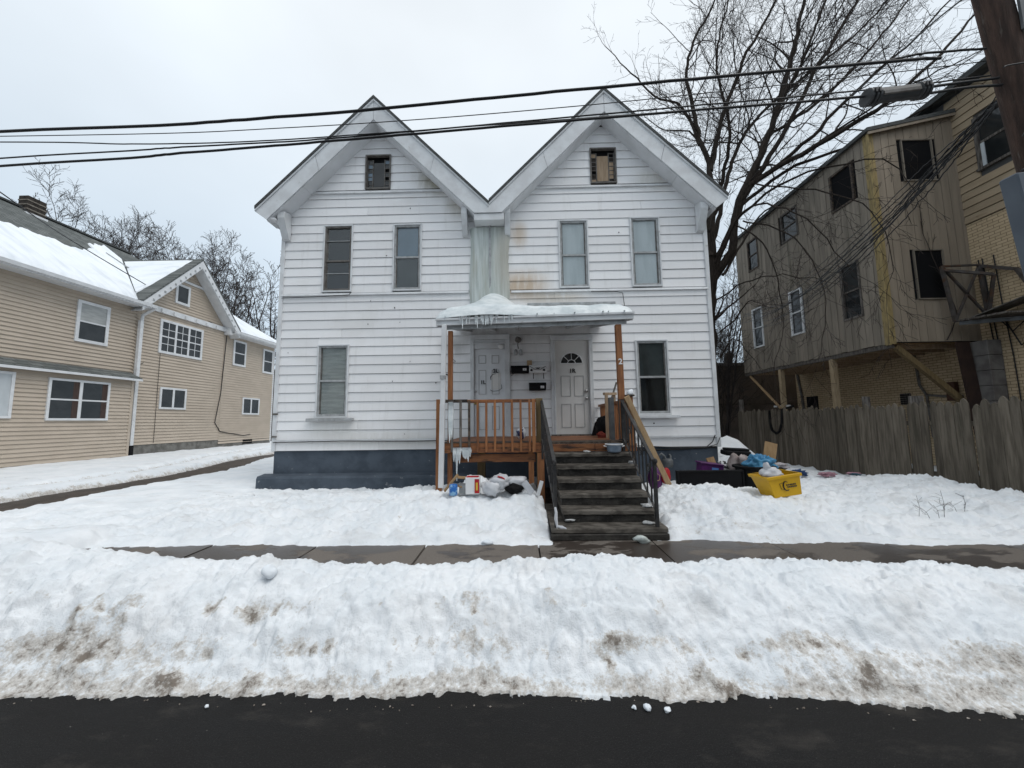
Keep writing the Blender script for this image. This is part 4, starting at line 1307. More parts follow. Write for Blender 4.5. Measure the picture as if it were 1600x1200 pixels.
for (x, y, zz, r) in ((1.70, 5.75, 0.97, 0.06), (1.66, 5.05, 0.49, 0.07), (0.62, 4.9, 0.34, 0.05), (1.60, 4.80, 0.33, 0.06), (1.05, 5.9, 1.12, 0.05)):
    single(MB().blob((x, y, zz), (r * 1.1, r * 0.8, r * 0.35), int(x * 100), 0.7, 2.4, 7), "ice_chunk", M['slush2'], (x, y, zz - 0.02),
           {0.97: "grey rubble of ice at the right end of the top tread", 0.49: "ice lump beside the right handrail on the second tread", 0.34: "snow lump by the left handrail foot", 0.33: "broken white ice flake on the bottom tread", 1.12: "thin snow patch on the middle of the top tread"}[zz], "ice lump", smooth=True)


def handrail(name, label, x_t, x_b, seed):
    t_ = thing(name, ((x_t + x_b) / 2, 5.4, 0.35), label, "handrail")
    T0, T1 = Vector((x_t, 6.0, 1.92)), Vector((x_b, 4.70, 1.08))
    MB().bar(T0, T1, 0.045, 0.022).build("top_rail", M['iron'], t_)
    MB().bar(T0 - Vector((0, 0, 0.60)), T1 - Vector((0, 0, 0.60)), 0.025, 0.014).build("bottom_rail", M['iron'], t_)
    MB().bar((x_b, 4.70, 0.31), (x_b, 4.70, 1.12), 0.038, 0.038).build("post", M['iron'], t_)
    MB().bar((x_t, 6.0, 1.0), (x_t, 6.0, 1.94), 0.035, 0.035).build("post", M['iron'], t_)
    MB().blob((x_b, 4.66, 1.10), (0.022, 0.035, 0.035), 3, 0, 1, 7).build("scroll_end", M['iron'], t_, smooth=True)
    n = 9
    for i in range(1, n):
        p = T0.lerp(T1, i / n)
        MB().bar(p - Vector((0, 0, 0.6)), p, 0.016, 0.016).build("baluster", M['iron'], t_)
    for i in (2, 5, 7):
        p = T0.lerp(T1, (i + 0.5) / n) - Vector((0, 0, 0.22))
        pts = []
        for a_ in np.linspace(0, 4 * math.pi, 26):
            r = 0.012 + 0.0042 * a_
            pts.append((p.x, p.y + r * math.cos(a_), p.z + r * math.sin(a_) + (0.10 if a_ > 2 * math.pi else 0) * 0))
        MB().tube(pts, 0.006, 5).build("scroll", M['iron'], t_)
    return t_


hl = handrail("handrail", "black iron handrail on the left of the steps", 0.36, 0.43, 1)
hr = handrail("handrail", "black iron handrail with scrolls on the right of the steps", 1.655, 1.665, 2)
mb = MB()
for i in range(4):
    mb.bar((1.60 + i * 0.04, 6.0, 1.29), (1.60 + i * 0.04, 6.0, 1.93), 0.014, 0.014)
mb.bar((1.585, 6.0, 1.93), (1.74, 6.0, 1.93), 0.02, 0.016).bar((1.585, 6.0, 1.30), (1.74, 6.0, 1.30), 0.02, 0.016)
mb.build("gate_panel", M['iron'], hr)
single(MB().tube([(0.44, 4.63, 0.32), (0.425, 4.645, 0.42), (0.43, 4.65, 0.50), (0.42, 4.66, 0.56)], [0.012, 0.022, 0.018, 0.014], 6).tube([(0.44, 4.62, 0.345), (0.49, 4.59, 0.34), (0.54, 4.57, 0.33)], [0.012, 0.020, 0.008], 6), "rag", M['bag_white'], (0.45, 4.62, 0.3), "white rag strips tied at the foot of the left handrail", "rag")

# ------------------------------------------------------------------ things on the porch
t_ = thing("wall_lamp", (-0.01, 8.36, 3.1), "broken double bracket lamp on the wall between the doors", "wall lamp")
MB().blob((-0.01, 8.34, 3.46), (0.075, 0.05, 0.075), 4, 0.25, 2, 8).build("mount", M['alu_dark'], t_, smooth=True)
MB().tube([(-0.01, 8.33, 3.42), (-0.015, 8.28, 3.32), (0.0, 8.29, 3.24)], 0.012, 6).build("arm", M['alu_dark'], t_)
for x in (-0.065, 0.05):
    MB().lathe([(0.016, 0.07), (0.035, 0.05), (0.045, 0.0), (0.036, -0.06), (0.012, -0.07)], (x, 8.29, 3.16), 10).build("lamp_shade", M['alu'], t_, smooth=True)
MB().box(0.19, 0.30, 8.345, 8.37, 2.79, 2.98).build("box", M['tan_wood'], None)
o = bpy.data.objects["box"]
o.name = "wall_plate"
tag(o, "small tan backplate fixed to the wall above the mailboxes", "plate")


def mailbox(x0, x1, z0, z1, label, m_, extra):
    t_ = thing("mailbox", ((x0 + x1) / 2, 8.36, z0), label, "mailbox", "mailboxes between the two doors")
    MB().prism([(8.365, z0), (8.24, z0), (8.235, z1 - 0.06), (8.27, z1), (8.365, z1)], 0, x0, x1).build("body", m_, t_, bevel=0.008)
    MB().prism([(8.233, z1 - 0.055), (8.262, z1 + 0.006), (8.362, z1 + 0.012), (8.362, z1 + 0.004), (8.27, z1 - 0.004), (8.24, z1 - 0.06)], 0, x0 - 0.004, x1 + 0.004).build("lid", m_, t_)
    extra(t_)


def lbl(x0, x1, z0, z1):
    def f(t_):
        MB().box(x0, x1, 8.225, 8.234, z0, z1).build("name_card", M['white_paint'], t_)
        MB().box(x0 + 0.02, x1 - 0.02, 8.2215, 8.2245, (z0 + z1) / 2 - 0.008, (z0 + z1) / 2 + 0.004).build("print", M['alu'], t_)
    return f


def fancy(t_):
    mb = MB()
    cx, zc = 0.425, 2.775
    mb.tube([(cx - 0.05, 8.222, zc + 0.02), (cx - 0.02, 8.22, zc), (cx, 8.22, zc + 0.01), (cx + 0.02, 8.22, zc), (cx + 0.05, 8.222, zc + 0.02)], [0.004, 0.012, 0.016, 0.012, 0.004], 6)
    mb.tube([(cx - 0.18, 8.224, zc + 0.05), (cx - 0.06, 8.224, zc - 0.02), (cx + 0.06, 8.224, zc - 0.02), (cx + 0.18, 8.224, zc + 0.05)], 0.006, 5)
    for sx_ in (-0.14, 0.14):
        mb.blob((cx + sx_, 8.222, zc - 0.035), (0.03, 0.008, 0.025), 3, 0.5, 2, 6)
    mb.build("emblem", M['black'], t_)
    for sx_ in (-0.10, 0.13):
        MB().tube([(cx + sx_, 8.30, 2.70), (cx + sx_, 8.28, 2.60), (cx + sx_, 8.25, 2.55), (cx + sx_, 8.23, 2.58)], 0.009, 5).build("hook", M['iron'], t_)


mailbox(-0.175, 0.225, 2.68, 2.845, "black wall mailbox with a name card, upper left beside the silver one", M['black_plastic'], lbl(0.09, 0.17, 2.735, 2.785))
mailbox(0.235, 0.625, 2.68, 2.855, "silver wall mailbox with a dark emblem and two paper hooks", M['white_paint'], fancy)
mailbox(0.225, 0.605, 2.285, 2.455, "black wall mailbox with a name card, alone below the silver one", M['black_plastic'], lbl(0.48, 0.56, 2.33, 2.385))

t_ = thing("snow_shovel", (1.66, 7.95, 1.27), "black plastic snow shovel leaning beside the right door", "shovel")
MB().bar((1.76, 7.98, 1.42), (2.12, 8.05, 2.42), 0.03, 0.03).build("handle", M['alu_dark'], t_)
MB().prism([(1.52, 1.28), (1.84, 1.30), (1.80, 1.62), (1.70, 1.66), (1.60, 1.55)], 1, 7.93, 7.97).build("blade", M['black_plastic'], t_, bevel=0.012)
t_ = thing("wooden_frame", (2.0, 7.95, 1.27), "bare wooden frame standing on the deck by the right post", "frame")
MB().bar((1.86, 7.3, 1.0), (1.86, 7.3, 2.12), 0.055, 0.04).build("leg", M['plywood'], t_)
MB().bar((1.64, 7.0, 1.27), (1.64, 7.0, 2.09), 0.055, 0.045).build("leg", M['plywood'], t_)
MB().bar((1.60, 7.0, 2.10), (1.90, 7.3, 2.12), 0.05, 0.05).build("top_bar", M['plywood'], t_)
single(MB().blob((1.72, 7.45, 1.47), (0.17, 0.2, 0.22), 7, 0.9, 2.6, 12, True), "rubbish_bag", M['black_plastic'], (1.72, 7.45, 1.27), "black rubbish bag on the deck behind the right post", "bag", smooth=True)
single(MB().box(1.575, 1.64, 6.45, 6.6, 1.27, 2.0), "metal_panel", M['galv'], (1.6, 6.5, 1.27), "narrow grey metal panel upright beside the right porch post", "panel")
single(MB().bar((1.50, 7.2, 1.285), (1.75, 7.15, 1.30), 0.10, 0.03).blob((1.58, 7.2, 1.32), (0.10, 0.05, 0.05), 4, 0.8, 3, 7), "red_cloth", mat("red_cloth", (0.17, 0.03, 0.02), rough=0.9), (1.6, 7.2, 1.27), "dark red cloth lying on the deck before the shovel", "cloth")
pot = thing("basin", (1.47, 5.90, 1.11), "pale blue enamel basin standing on the top concrete step", "basin")
MB().lathe([(0.0, 0.0), (0.085, 0.0), (0.105, 0.02), (0.115, 0.105), (0.135, 0.118), (0.135, 0.126), (0.108, 0.118), (0.095, 0.03), (0, 0.025)], (1.47, 5.88, 1.112), 24).build("bowl", mat("blue_enamel", (0.30, 0.38, 0.47), (0.24, 0.31, 0.40), 5, 0.3, 0.5), pot, smooth=True)
MB().lathe([(0.118, 0.108), (0.139, 0.115), (0.139, 0.130), (0.118, 0.128)], (1.47, 5.88, 1.112), 24).build("rim", M['white_paint'], pot, smooth=True)
for sg in (-1, 1):
    MB().tube([(1.47 + sg * 0.12, 5.85, 1.20), (1.47 + sg * 0.16, 5.87, 1.21), (1.47 + sg * 0.12, 5.91, 1.20)], 0.008, 5).build("handle", M['white_paint'], pot)
single(MB().blob((0.03, 6.6, 1.39), (0.09, 0.09, 0.11), 6, 0.6, 2.2, 10, True), "shopping_bag", mat("white_blue_bag", (0.55, 0.57, 0.6), (0.02, 0.03, 0.10), 12, 0.5, 0.3, lo=0.48, hi=0.52), (0.03, 6.6, 1.27), "small white and navy bag behind the porch balusters", "bag", smooth=True)
single(MB().bar((1.70, 5.90, 1.98), (2.42, 6.15, 0.50), 0.085, 0.04, up=(0, 1, 0)), "timber_plank", M['tan_wood'], (2.42, 6.15, 0.5), "bare tan plank leaning against the right end of the porch", "plank", bevel=0.003)
single(MB().blob((1.80, 6.04, 2.05), (0.05, 0.05, 0.05), 16, 0.5, 2.2, 7), "snow_chunk", M['roof_snow'], (1.80, 6.04, 2.01), "little snow heap on the cap of the right porch newel", "snow lump", smooth=True)

# ------------------------------------------------------------------ rubbish in the snow, left of the steps
M['red'] = mat("red_print", (0.42, 0.02, 0.025), (0.33, 0.015, 0.02), 6, 0.5)
M['card'] = mat("brown_cardboard", (0.36, 0.24, 0.13), (0.27, 0.175, 0.09), 4, 0.8, 0.15, stretch=(3, 3, 1))
M['bag_white'] = mat("white_plastic_bag", (0.60, 0.61, 0.63), (0.48, 0.49, 0.52), 4, 0.4, 0.4)
Y0 = 5.55
bx = thing("carton", (-0.72, Y0, 0.55), "red and white printed carton half sunk in the snow left of the steps", "carton", rz=0)
MB().bar((-0.70, Y0 + 0.12, 0.69), (-0.70, Y0 - 0.07, 0.68), 0.20, 0.24).build("box", M['white_paint'], bx, bevel=0.004)
MB().box(-0.665, -0.598, Y0 - 0.077, Y0 - 0.0715, 0.58, 0.78).build("printed_panel", M['red'], bx)
MB().box(-0.648, -0.618, Y0 - 0.081, Y0 - 0.078, 0.62, 0.73).build("yellow_print", mat("yellow_print", (0.6, 0.4, 0.05), rough=0.5), bx)
MB().box(-0.79, -0.61, Y0 - 0.06, Y0 + 0.1, 0.803, 0.808).build("flap", M['red'], bx)
single(MB().bar((-1.12, Y0, 0.60), (-0.93, Y0 + 0.05, 0.83), 0.12, 0.02).bar((-0.93, Y0, 0.80), (-0.78, Y0 + 0.04, 0.78), 0.14, 0.02).bar((-1.02, Y0 - 0.03, 0.70), (-0.86, Y0, 0.66), 0.10, 0.015), "torn_box", M['card'], (-1.0, Y0, 0.55), "torn brown cardboard flaps on the snow below the downspout", "cardboard")
single(MB().lathe([(0, 0), (0.055, 0), (0.06, 0.01), (0.06, 0.14), (0.05, 0.155), (0.0, 0.155)], (-0.97, Y0 - 0.10, 0.56), 14), "blue_can", mat("blue_can_print", (0.02, 0.13, 0.42), (0.22, 0.42, 0.62), 9, 0.35, 0.5, lo=0.55, hi=0.62), (-0.97, Y0 - 0.1, 0.56), "bright blue can standing in the snow before the torn box", "can", smooth=True)
single(MB().box(-0.90, -0.80, Y0 - 0.02, Y0 + 0.06, 0.56, 0.70), "grey_carton", M['alu'], (-0.85, Y0, 0.55), "plain grey carton between the blue can and the red carton", "carton")
for (x, y, zc, r, sd_, lb, m_) in ((-0.30, 5.62, 0.72, (0.17, 0.14, 0.11), 11, "crumpled white plastic bag on the snow under the porch rail, with red print", 'bag_white'),
                                   (-0.42, 5.55, 0.64, (0.15, 0.12, 0.10), 12, "greyish white bag slumped in front of the crumpled white one", 'bag_white'),
                                   (-0.06, 5.66, 0.70, (0.16, 0.10, 0.09), 13, "torn white bag spilling dark rubbish beside the porch corner post", 'bag_white'),
                                   (-0.10, 5.58, 0.62, (0.13, 0.09, 0.07), 14, "dark rubbish spilling from the torn white bag", 'black_plastic')):
    single(MB().blob((x, y, zc), r, sd_, 0.75, 2.2, 13, True), "rubbish_bag", M[m_], (x, y, zc - r[2]), lb, "bag", smooth=True)
MB().tube([(-0.33, 5.50, 0.81), (-0.27, 5.49, 0.80), (-0.23, 5.50, 0.77)], 0.012, 5).build("print", M['red'], bpy.data.objects["rubbish_bag"])
single(MB().bar((0.05, 5.56, 0.72), (0.17, 5.54, 0.56), 0.10, 0.006, up=(0, 1, 0)), "paper_sheet", M['bag_white'], (0.1, 5.55, 0.55), "white paper strip hanging over the rubbish by the corner post", "paper")
single(MB().bar((0.25, 5.55, 0.52), (0.315, 5.57, 0.73), 0.055, 0.03, up=(0, 1, 0)), "white_stick", M['house_white'], (0.25, 5.55, 0.5), "short white board stuck upright in the snow by the left handrail", "board", bevel=0.004)
single(MB().bar((0.02, 5.7, 0.56), (0.22, 5.72, 0.64), 0.1, 0.08), "grey_block", M['pier'], (0.1, 5.7, 0.5), "grey concrete block beneath the porch corner post", "block")

# ------------------------------------------------------------------ bins and rubbish right of the steps
gm = thing("gas_meter", (3.15, 8.3, 0.4), "grey gas meter with its pipes on the slate blue foundation", "gas meter")
MB().lathe([(0.0, -0.09), (0.10, -0.09), (0.115, -0.03), (0.115, 0.05), (0.09, 0.09), (0, 0.09)], (3.22, 8.28, 0.66), 14).build("meter_body", M['galv'], gm, smooth=True)
MB().tube([(3.03, 8.36, 0.3), (3.03, 8.30, 0.80), (3.10, 8.28, 0.86), (3.16, 8.28, 0.80), (3.18, 8.28, 0.74)], 0.025, 7).build("pipe", M['galv'], gm, smooth=True)
MB().tube([(3.28, 8.28, 0.72), (3.30, 8.30, 0.80), (3.32, 8.42, 0.82)], 0.022, 7).build("pipe", M['galv'], gm, smooth=True)
M['purple'] = mat("purple_print", (0.10, 0.018, 0.12), (0.065, 0.012, 0.085), 6, 0.45, 0.4)
pb = thing("printed_sack", (2.42, 6.75, 0.3), "purple printed sack standing behind the leaning plank", "sack")
MB().blob((2.41, 6.8, 0.56), (0.13, 0.10, 0.24), 31, 0.5, 1.8, 12, True).build("sack", M['purple'], pb, smooth=True)
MB().tube([(2.36, 6.685, 0.60), (2.40, 6.68, 0.66), (2.45, 6.68, 0.63), (2.44, 6.68, 0.55), (2.38, 6.68, 0.53), (2.36, 6.685, 0.60)], 0.008, 5).build("print", M['tan_wood'], pb)
single(MB().blob((2.58, 6.75, 0.60), (0.085, 0.07, 0.14), 32, 0.4, 1.8, 10, True), "red_bag", M['red'], (2.58, 6.75, 0.4), "small red bag next to the purple sack", "bag", smooth=True)
tv = thing("television", (3.55, 7.1, 0.2), "black flat television dumped upright behind the snow heap", "television")
MB().box(2.93, 4.17, 7.13, 7.19, 0.05, 0.645).build("case", M['black_plastic'], tv, bevel=0.006)
MB().box(2.93, 4.17, 7.10, 7.129, 0.615, 0.645).box(2.93, 4.17, 7.10, 7.129, 0.05, 0.09).box(2.93, 2.965, 7.10, 7.129, 0.09, 0.615).box(4.135, 4.17, 7.10, 7.129, 0.09, 0.615).build("bezel", M['black_plastic'], tv, bevel=0.004)
MB().box(2.968, 4.132, 7.118, 7.128, 0.092, 0.612).build("screen", mat("dead_screen", (0.007, 0.007, 0.008), rough=0.25, spec=0.12), tv)
pt = thing("storage_box", (3.85, 7.75, 0.3), "purple plastic storage box on the heap behind the television", "box")
MB().bar((3.66, 7.8, 0.60), (4.08, 7.75, 0.55), 0.30, 0.22).build("tub", M['purple'], pt, bevel=0.012)
MB().bar((3.65, 7.8, 0.725), (4.09, 7.75, 0.675), 0.34, 0.03).build("lid", M['purple'], pt, bevel=0.006)
MB().bar((3.84, 7.63, 0.58), (3.96, 7.61, 0.565), 0.01, 0.11).build("sticker", mat("blue_sticker", (0.10, 0.22, 0.5), rough=0.5), pt)
single(MB().bar((4.05, 7.85, 0.45), (3.97, 7.95, 0.80), 0.03, 0.16, up=(1, 0, 0)), "cardboard_sheet", M['card'], (4.0, 7.85, 0.4), "tan cardboard sheet leaning beside the purple storage box", "cardboard")
single(MB().blob((4.14, 7.8, 0.63), (0.12, 0.09, 0.13), 41, 0.6, 2, 10, True), "rubbish_bag", mat("white_black_bag", (0.62, 0.62, 0.62), (0.02, 0.02, 0.02), 7, 0.5, lo=0.52, hi=0.56), (4.14, 7.8, 0.5), "white bag with black patches beside the tan cardboard", "bag", smooth=True)
single(MB().blob((4.37, 7.75, 0.66), (0.13, 0.12, 0.22), 42, 0.6, 2, 11, True).blob((4.48, 7.65, 0.74), (0.10, 0.1, 0.14), 43, 0.6, 2, 10, True), "rubbish_bag", mat("pale_pink_bag", (0.42, 0.36, 0.34), (0.22, 0.18, 0.17), 5, 0.6), (4.4, 7.75, 0.4), "pale pinkish rubbish bags heaped beside the black bin", "bag", smooth=True)
cl = thing("bin_lid", (4.5, 7.95, 0.8), "black slatted plastic lid lying on top of the rubbish heap", "lid")
MB().bar((4.28, 8.0, 0.90), (4.74, 7.9, 0.88), 0.4, 0.10).build("cover", M['black_plastic'], cl, bevel=0.02)
MB().bar((4.30, 7.98, 0.975), (4.72, 7.88, 0.955), 0.3, 0.045).build("rim", M['black_plastic'], cl, bevel=0.012)
can = thing("dustbin", (4.47, 7.3, 0.2), "black round dustbin with a wide rim beside the television", "bin")
MB().lathe([(0.0, 0.0), (0.24, 0.0), (0.27, 0.1), (0.315, 0.53), (0.29, 0.53), (0.25, 0.1), (0, 0.05)], (4.47, 7.3, 0.16), 22).build("body", M['black_plastic'], can, smooth=False)
MB().lathe([(0.315, 0.50), (0.36, 0.51), (0.365, 0.545), (0.31, 0.555), (0.29, 0.53)], (4.47, 7.3, 0.16), 22).build("rim", M['black_plastic'], can)
for sg in (-1, 1):
    MB().box(4.47 + sg * 0.33 - 0.04, 4.47 + sg * 0.33 + 0.04, 7.12, 7.26, 0.56, 0.66).build("handle", M['black_plastic'], can, bevel=0.01)
single(MB().blob((4.60, 7.32, 0.72), (0.24, 0.18, 0.17), 51, 1.0, 3.4, 28, True), "rubbish_bag", mat("blue_plastic_bag", (0.04, 0.19, 0.36), (0.09, 0.30, 0.48), 4, 0.35, 0.45), (4.6, 7.32, 0.6), "bright blue rubbish bag bulging out of the black dustbin", "bag", smooth=True)
single(MB().bar((4.98, 7.75, 0.35), (5.20, 7.85, 1.10), 0.24, 0.025, up=(0.1, 1, 0)), "board", M['card'], (5.0, 7.75, 0.3), "brown plywood offcut leaning behind the yellow bin", "board")

yb = thing("recycling_bin", (4.18, 5.72, 0.41), "yellow plastic recycling bin tilted on the snow right of the steps", "bin")
M['yellow'] = mat("yellow_bin_plastic", (0.62, 0.36, 0.008), (0.55, 0.31, 0.006), 2, 0.45, 0.35, dirt=((0.30, 0.19, 0.03), 7, 0.66, 0.85))
cyw, syw = math.cos(0.05), math.sin(0.05)


def yl(u, v, w):
    """bin axes: u along the front, v back, w up"""
    w2 = w * 0.88 + u * 0.13
    return (3.64 + u * cyw - v * syw - w * 0.24, 5.50 + u * syw + v * cyw, 0.465 + w2)


def tub(h0, h1, e0, e1, inner):
    vs = []
    for (h, e_) in ((h0, e0), (h1, e1)):
        for (u, v) in ((-e_, -e_), (0.40 + e_, -e_), (0.40 + e_, 0.30 + e_), (-e_, 0.30 + e_)):
            vs.append(yl(u, v, h))
    return vs


o_ = tub(0, 0.33, 0.0, 0.04, False)
i_ = tub(0.015, 0.33, -0.012, 0.028, True)
mb = MB()
mb.add(o_ + i_, [(3, 2, 1, 0), (0, 1, 5, 4), (1, 2, 6, 5), (2, 3, 7, 6), (3, 0, 4, 7), (8, 9, 10, 11), (9, 8, 12, 13), (10, 9, 13, 14), (11, 10, 14, 15), (8, 11, 15, 12), (4, 5, 13, 12), (5, 6, 14, 13), (6, 7, 15, 14), (7, 4, 12, 15)])
mb.build("body", M['yellow'], yb, bevel=0.008)
r0, r1 = tub(0.30, 0.345, 0.056, 0.059, False), tub(0.30, 0.345, 0.036, 0.030, False)
mb = MB()
mb.add(r0 + r1, [(0, 1, 5, 4), (1, 2, 6, 5), (2, 3, 7, 6), (3, 0, 4, 7), (4, 5, 13, 12), (5, 6, 14, 13), (6, 7, 15, 14), (7, 4, 12, 15), (1, 0, 8, 9), (2, 1, 9, 10), (3, 2, 10, 11), (0, 3, 11, 8)])
mb.build("rim", M['yellow'], yb, bevel=0.004)
fv = lambda w: -0.004 - 0.04 * w / 0.33
mb = MB()
ring = [yl(0.20 + 0.042 * math.cos(a_), fv(0.17 + 0.075 * math.sin(a_)) - 0.002, 0.17 + 0.075 * math.sin(a_)) for a_ in np.linspace(0.9, 5.4, 16)]
mb.tube(ring, [0.004 + 0.005 * math.sin(i / 15 * math.pi) for i in range(16)], 5)
mb.tube([yl(u, fv(w) - 0.001, w) for (u, w) in ((0.18, 0.225), (0.11, 0.222), (0.125, 0.12), (0.172, 0.115))], 0.003, 4)
for (w, us) in ((0.185, (0.21, 0.235, 0.26, 0.285, 0.31, 0.33)), (0.150, (0.22, 0.245, 0.27, 0.295, 0.32, 0.34))):
    for j, u in enumerate(us):
        mb.tube([yl(u, fv(w - 0.011) - 0.001, w - 0.011), yl(u + 0.004 * (j % 3), fv(w + 0.011) - 0.001, w + 0.011)], 0.0065, 4)
    mb.tube([yl(us[0], fv(w) - 0.001, w), yl(us[-1] + 0.01, fv(w) - 0.001, w)], 0.004, 4)
mb.build("emblem", M['black'], yb)
p0 = yl(0.12, 0.10, 0.34)
single(MB().blob((p0[0], p0[1], p0[2] + 0.02), (0.15, 0.11, 0.08), 61, 0.7, 2.2, 12, True).blob((p0[0] - 0.05, p0[1], p0[2] + 0.10), (0.05, 0.05, 0.08), 62, 0.6, 2, 9, True), "rubbish_bag", M['bag_white'], (p0[0], p0[1], p0[2] - 0.06),
       "thin white carrier bag lying in the mouth of the yellow bin", "bag", smooth=True)
for (x, y, zz, r, c_, lb) in ((6.25, 8.6, 0.30, (0.12, 0.09, 0.05), (0.03, 0.06, 0.14), "dark blue rag on the snow near the fence"), (6.75, 8.45, 0.29, (0.10, 0.07, 0.035), (0.45, 0.25, 0.30), "pink rag on the snow near the fence"),
                              (6.0, 9.0, 0.33, (0.16, 0.10, 0.05), (0.02, 0.02, 0.022), "black rag on the snow by the fence foot"), (6.9, 7.9, 0.36, (0.06, 0.05, 0.02), (0.05, 0.10, 0.13), "small teal scrap on the snow before the fence"),
                              (6.3, 9.3, 0.36, (0.15, 0.1, 0.07), (0.5, 0.47, 0.48), "whitish crumpled rag nearest the fence foot"), (7.2, 8.3, 0.32, (0.10, 0.05, 0.02), (0.4, 0.22, 0.26), "flat reddish scrap on the snow beside the pickets")):
    single(MB().blob((x, y, zz + 0.07), (r[0] * 1.35, r[1] * 1.3, r[2] * 1.2), int(x * 77), 1.5, 3.2, 14, True), "rag", mat("rag_cloth", c_, rough=0.85), (x, y, zz - 0.02), lb, "rag", smooth=True)

# ------------------------------------------------------------------ beige house on the left
lh = thing("beige_house", (-15, 14, 0.3), "beige sided two storey house with snow on its roof and a side gable", "house")
LX, LF = -15.0, -14.70
EXP = 0.127


def laps(mb, X, y0, y1, z0, z1, topf=None):
    z = z0
    while z < z1 - 0.01:
        zt = min(z + EXP, z1)
        a, b, at_, bt = y0, y1, y0, y1
        if topf:
            a, b = topf(z)
            at_, bt = topf(zt)
            if b - a < 0.05:
                break
            if bt < at_:
                at_ = bt = (a + b) / 2
        mb.add([(X + 0.034, a, z), (X + 0.034, b, z), (X + 0.003, bt, zt), (X + 0.003, at_, zt), (X - 0.01, a, z), (X - 0.01, b, z)], [(0, 1, 2, 3), (4, 5, 1, 0)])
        z += EXP
    return mb


mb = MB()
laps(mb, LX, 4.6, 13.9, 3.42, 6.45)
laps(mb, LX, 13.9, 18.25, 0.85, 6.35)
laps(mb, LX, 13.9, 18.25, 6.35, 9.0, lambda z: (16.15 - (8.95 - z) / 1.08, 16.15 + (8.95 - z) / 1.08))
laps(mb, LX, 18.25, 22.15, 0.65, 6.4)
laps(mb, LF, 4.6, 13.72, 0.1, 3.40)
o = mb.build("siding", M['beige'], lh)
o["kind"] = "stuff"
MB().box(-24, LX - 0.012, 4.6, 22.1, 0.2, 6.4).build("wall", M['beige'], lh)
MB().box(LX - 0.2, LF - 0.012, 4.6, 13.72, 0.1, 3.38).build("wall", M['beige'], lh)
MB().box(LX - 0.3, LX + 0.012, 13.8, 22.1, 0.1, 0.86).build("foundation", M['stone'], lh)
MB().prism([(13.95, 6.45), (18.35, 6.45), (16.15, 8.95)], 0, LX - 0.3, LX - 0.012).build("wall", M['beige'], lh)
MB().box(LX - 0.02, LX + 0.03, 22.05, 22.16, 0.6, 6.4).build("corner_post", M['house_white'], lh)
MB().box(LF - 0.05, LF + 0.03, 13.66, 13.75, 0.35, 3.4).build("corner_post", M['beige'], lh)
# pent roof over the ground floor
MB().prism([(LX + 0.01, 3.64), (LF + 0.22, 3.40), (LF + 0.22, 3.37), (LX + 0.01, 3.56)], 1, 4.4, 13.86).build("pent_roof", M['shingle_grey'], lh)
MB().box(LF + 0.19, LF + 0.235, 4.4, 13.87, 3.29, 3.368).build("pent_fascia", M['house_white'], lh)
# main roof
EX, EZ, RX, RZ = -14.52, 6.36, -19.5, 10.2
SL = (RZ - EZ) / (EX - RX)


def roof_poly(name, pts, m_, th=0.10):
    n = len(pts)
    mb = MB()
    mb.add(pts + [(p[0], p[1], p[2] - th) for p in pts], [tuple(range(n)), tuple(range(n, 2 * n))[::-1]] + [(i, i + n, (i + 1) % n + n, (i + 1) % n) for i in range(n)])
    return mb.build(name, m_, lh)


roof_poly("roof", [(EX, 4.2, EZ), (EX, 13.60, EZ), (-14.66, 13.66, 6.47), (-18.2, 16.15, 9.20), (-14.66, 18.64, 6.47), (EX, 18.70, EZ), (EX, 22.4, EZ), (RX, 17.5, RZ), (RX, 4.2, RZ)], M['shingle_grey'])
roof_poly("roof", [(2 * RX - EX, 4.2, EZ), (RX, 4.2, RZ), (RX, 17.5, RZ), (2 * RX - EX, 22.4, EZ)], M['shingle_grey'])
roof_poly("roof", [(EX, 22.4, EZ), (2 * RX - EX, 22.4, EZ), (RX, 17.5, RZ)], M['shingle_grey'])
MB().box(RX - 0.12, RX + 0.12, 4.2, 17.5, RZ - 0.02, RZ + 0.05).build("ridge_cap", M['shingle'], lh)
# gutter and soffit
for (a, b) in ((4.2, 14.15), (18.3, 22.45)):
    MB().prism([(EX + 0.02, EZ + 0.01), (EX + 0.12, EZ + 0.0), (EX + 0.10, EZ - 0.11), (EX + 0.02, EZ - 0.12)], 1, a, b).build("gutter", M['house_white'], lh)
    MB().box(LX, EX + 0.02, a, b, EZ - 0.16, EZ - 0.12).build("soffit", M['house_white'], lh)
# cross gable
GY, GZ, GS = 16.15, 9.22, 1.09
GX = LX + 0.52
for sg in (-1, 1):
    ye = GY + sg * 2.52
    ze = GZ - 2.52 * GS
    pts = [(GX, ye, ze), (GX, GY, GZ), (-18.25, GY, GZ), (-14.66, ye, ze)]
    roof_poly("gable_roof", pts if sg < 0 else pts[::-1], M['shingle_grey'], 0.09)
    MB().prism([(GY, GZ - 0.10), (ye, ze - 0.10), (ye + (-sg) * 0.02, ze - 0.42), (GY, GZ - 0.46)], 0, GX - 0.05, GX - 0.01).build("rake_board", M['house_white'], lh)
    MB().prism([(GY, GZ - 0.46), (ye - sg * 0.05, ze - 0.40), (ye - sg * 0.05, ze - 0.44), (GY, GZ - 0.50)], 0, LX + 0.02, GX - 0.05).build("gable_soffit", M['house_white'], lh)
    mb = MB()
    for i in range(11):
        f = (i + 0.7) / 11.5
        y, z = GY + sg * 2.5 * f, GZ - 0.34 - 2.5 * f * GS
        mb.box(GX - 0.012, GX + 0.006, y - 0.035, y + 0.035, z - 0.03, z + 0.05)
    mb.build("rake_ornament", M['alu'], lh)
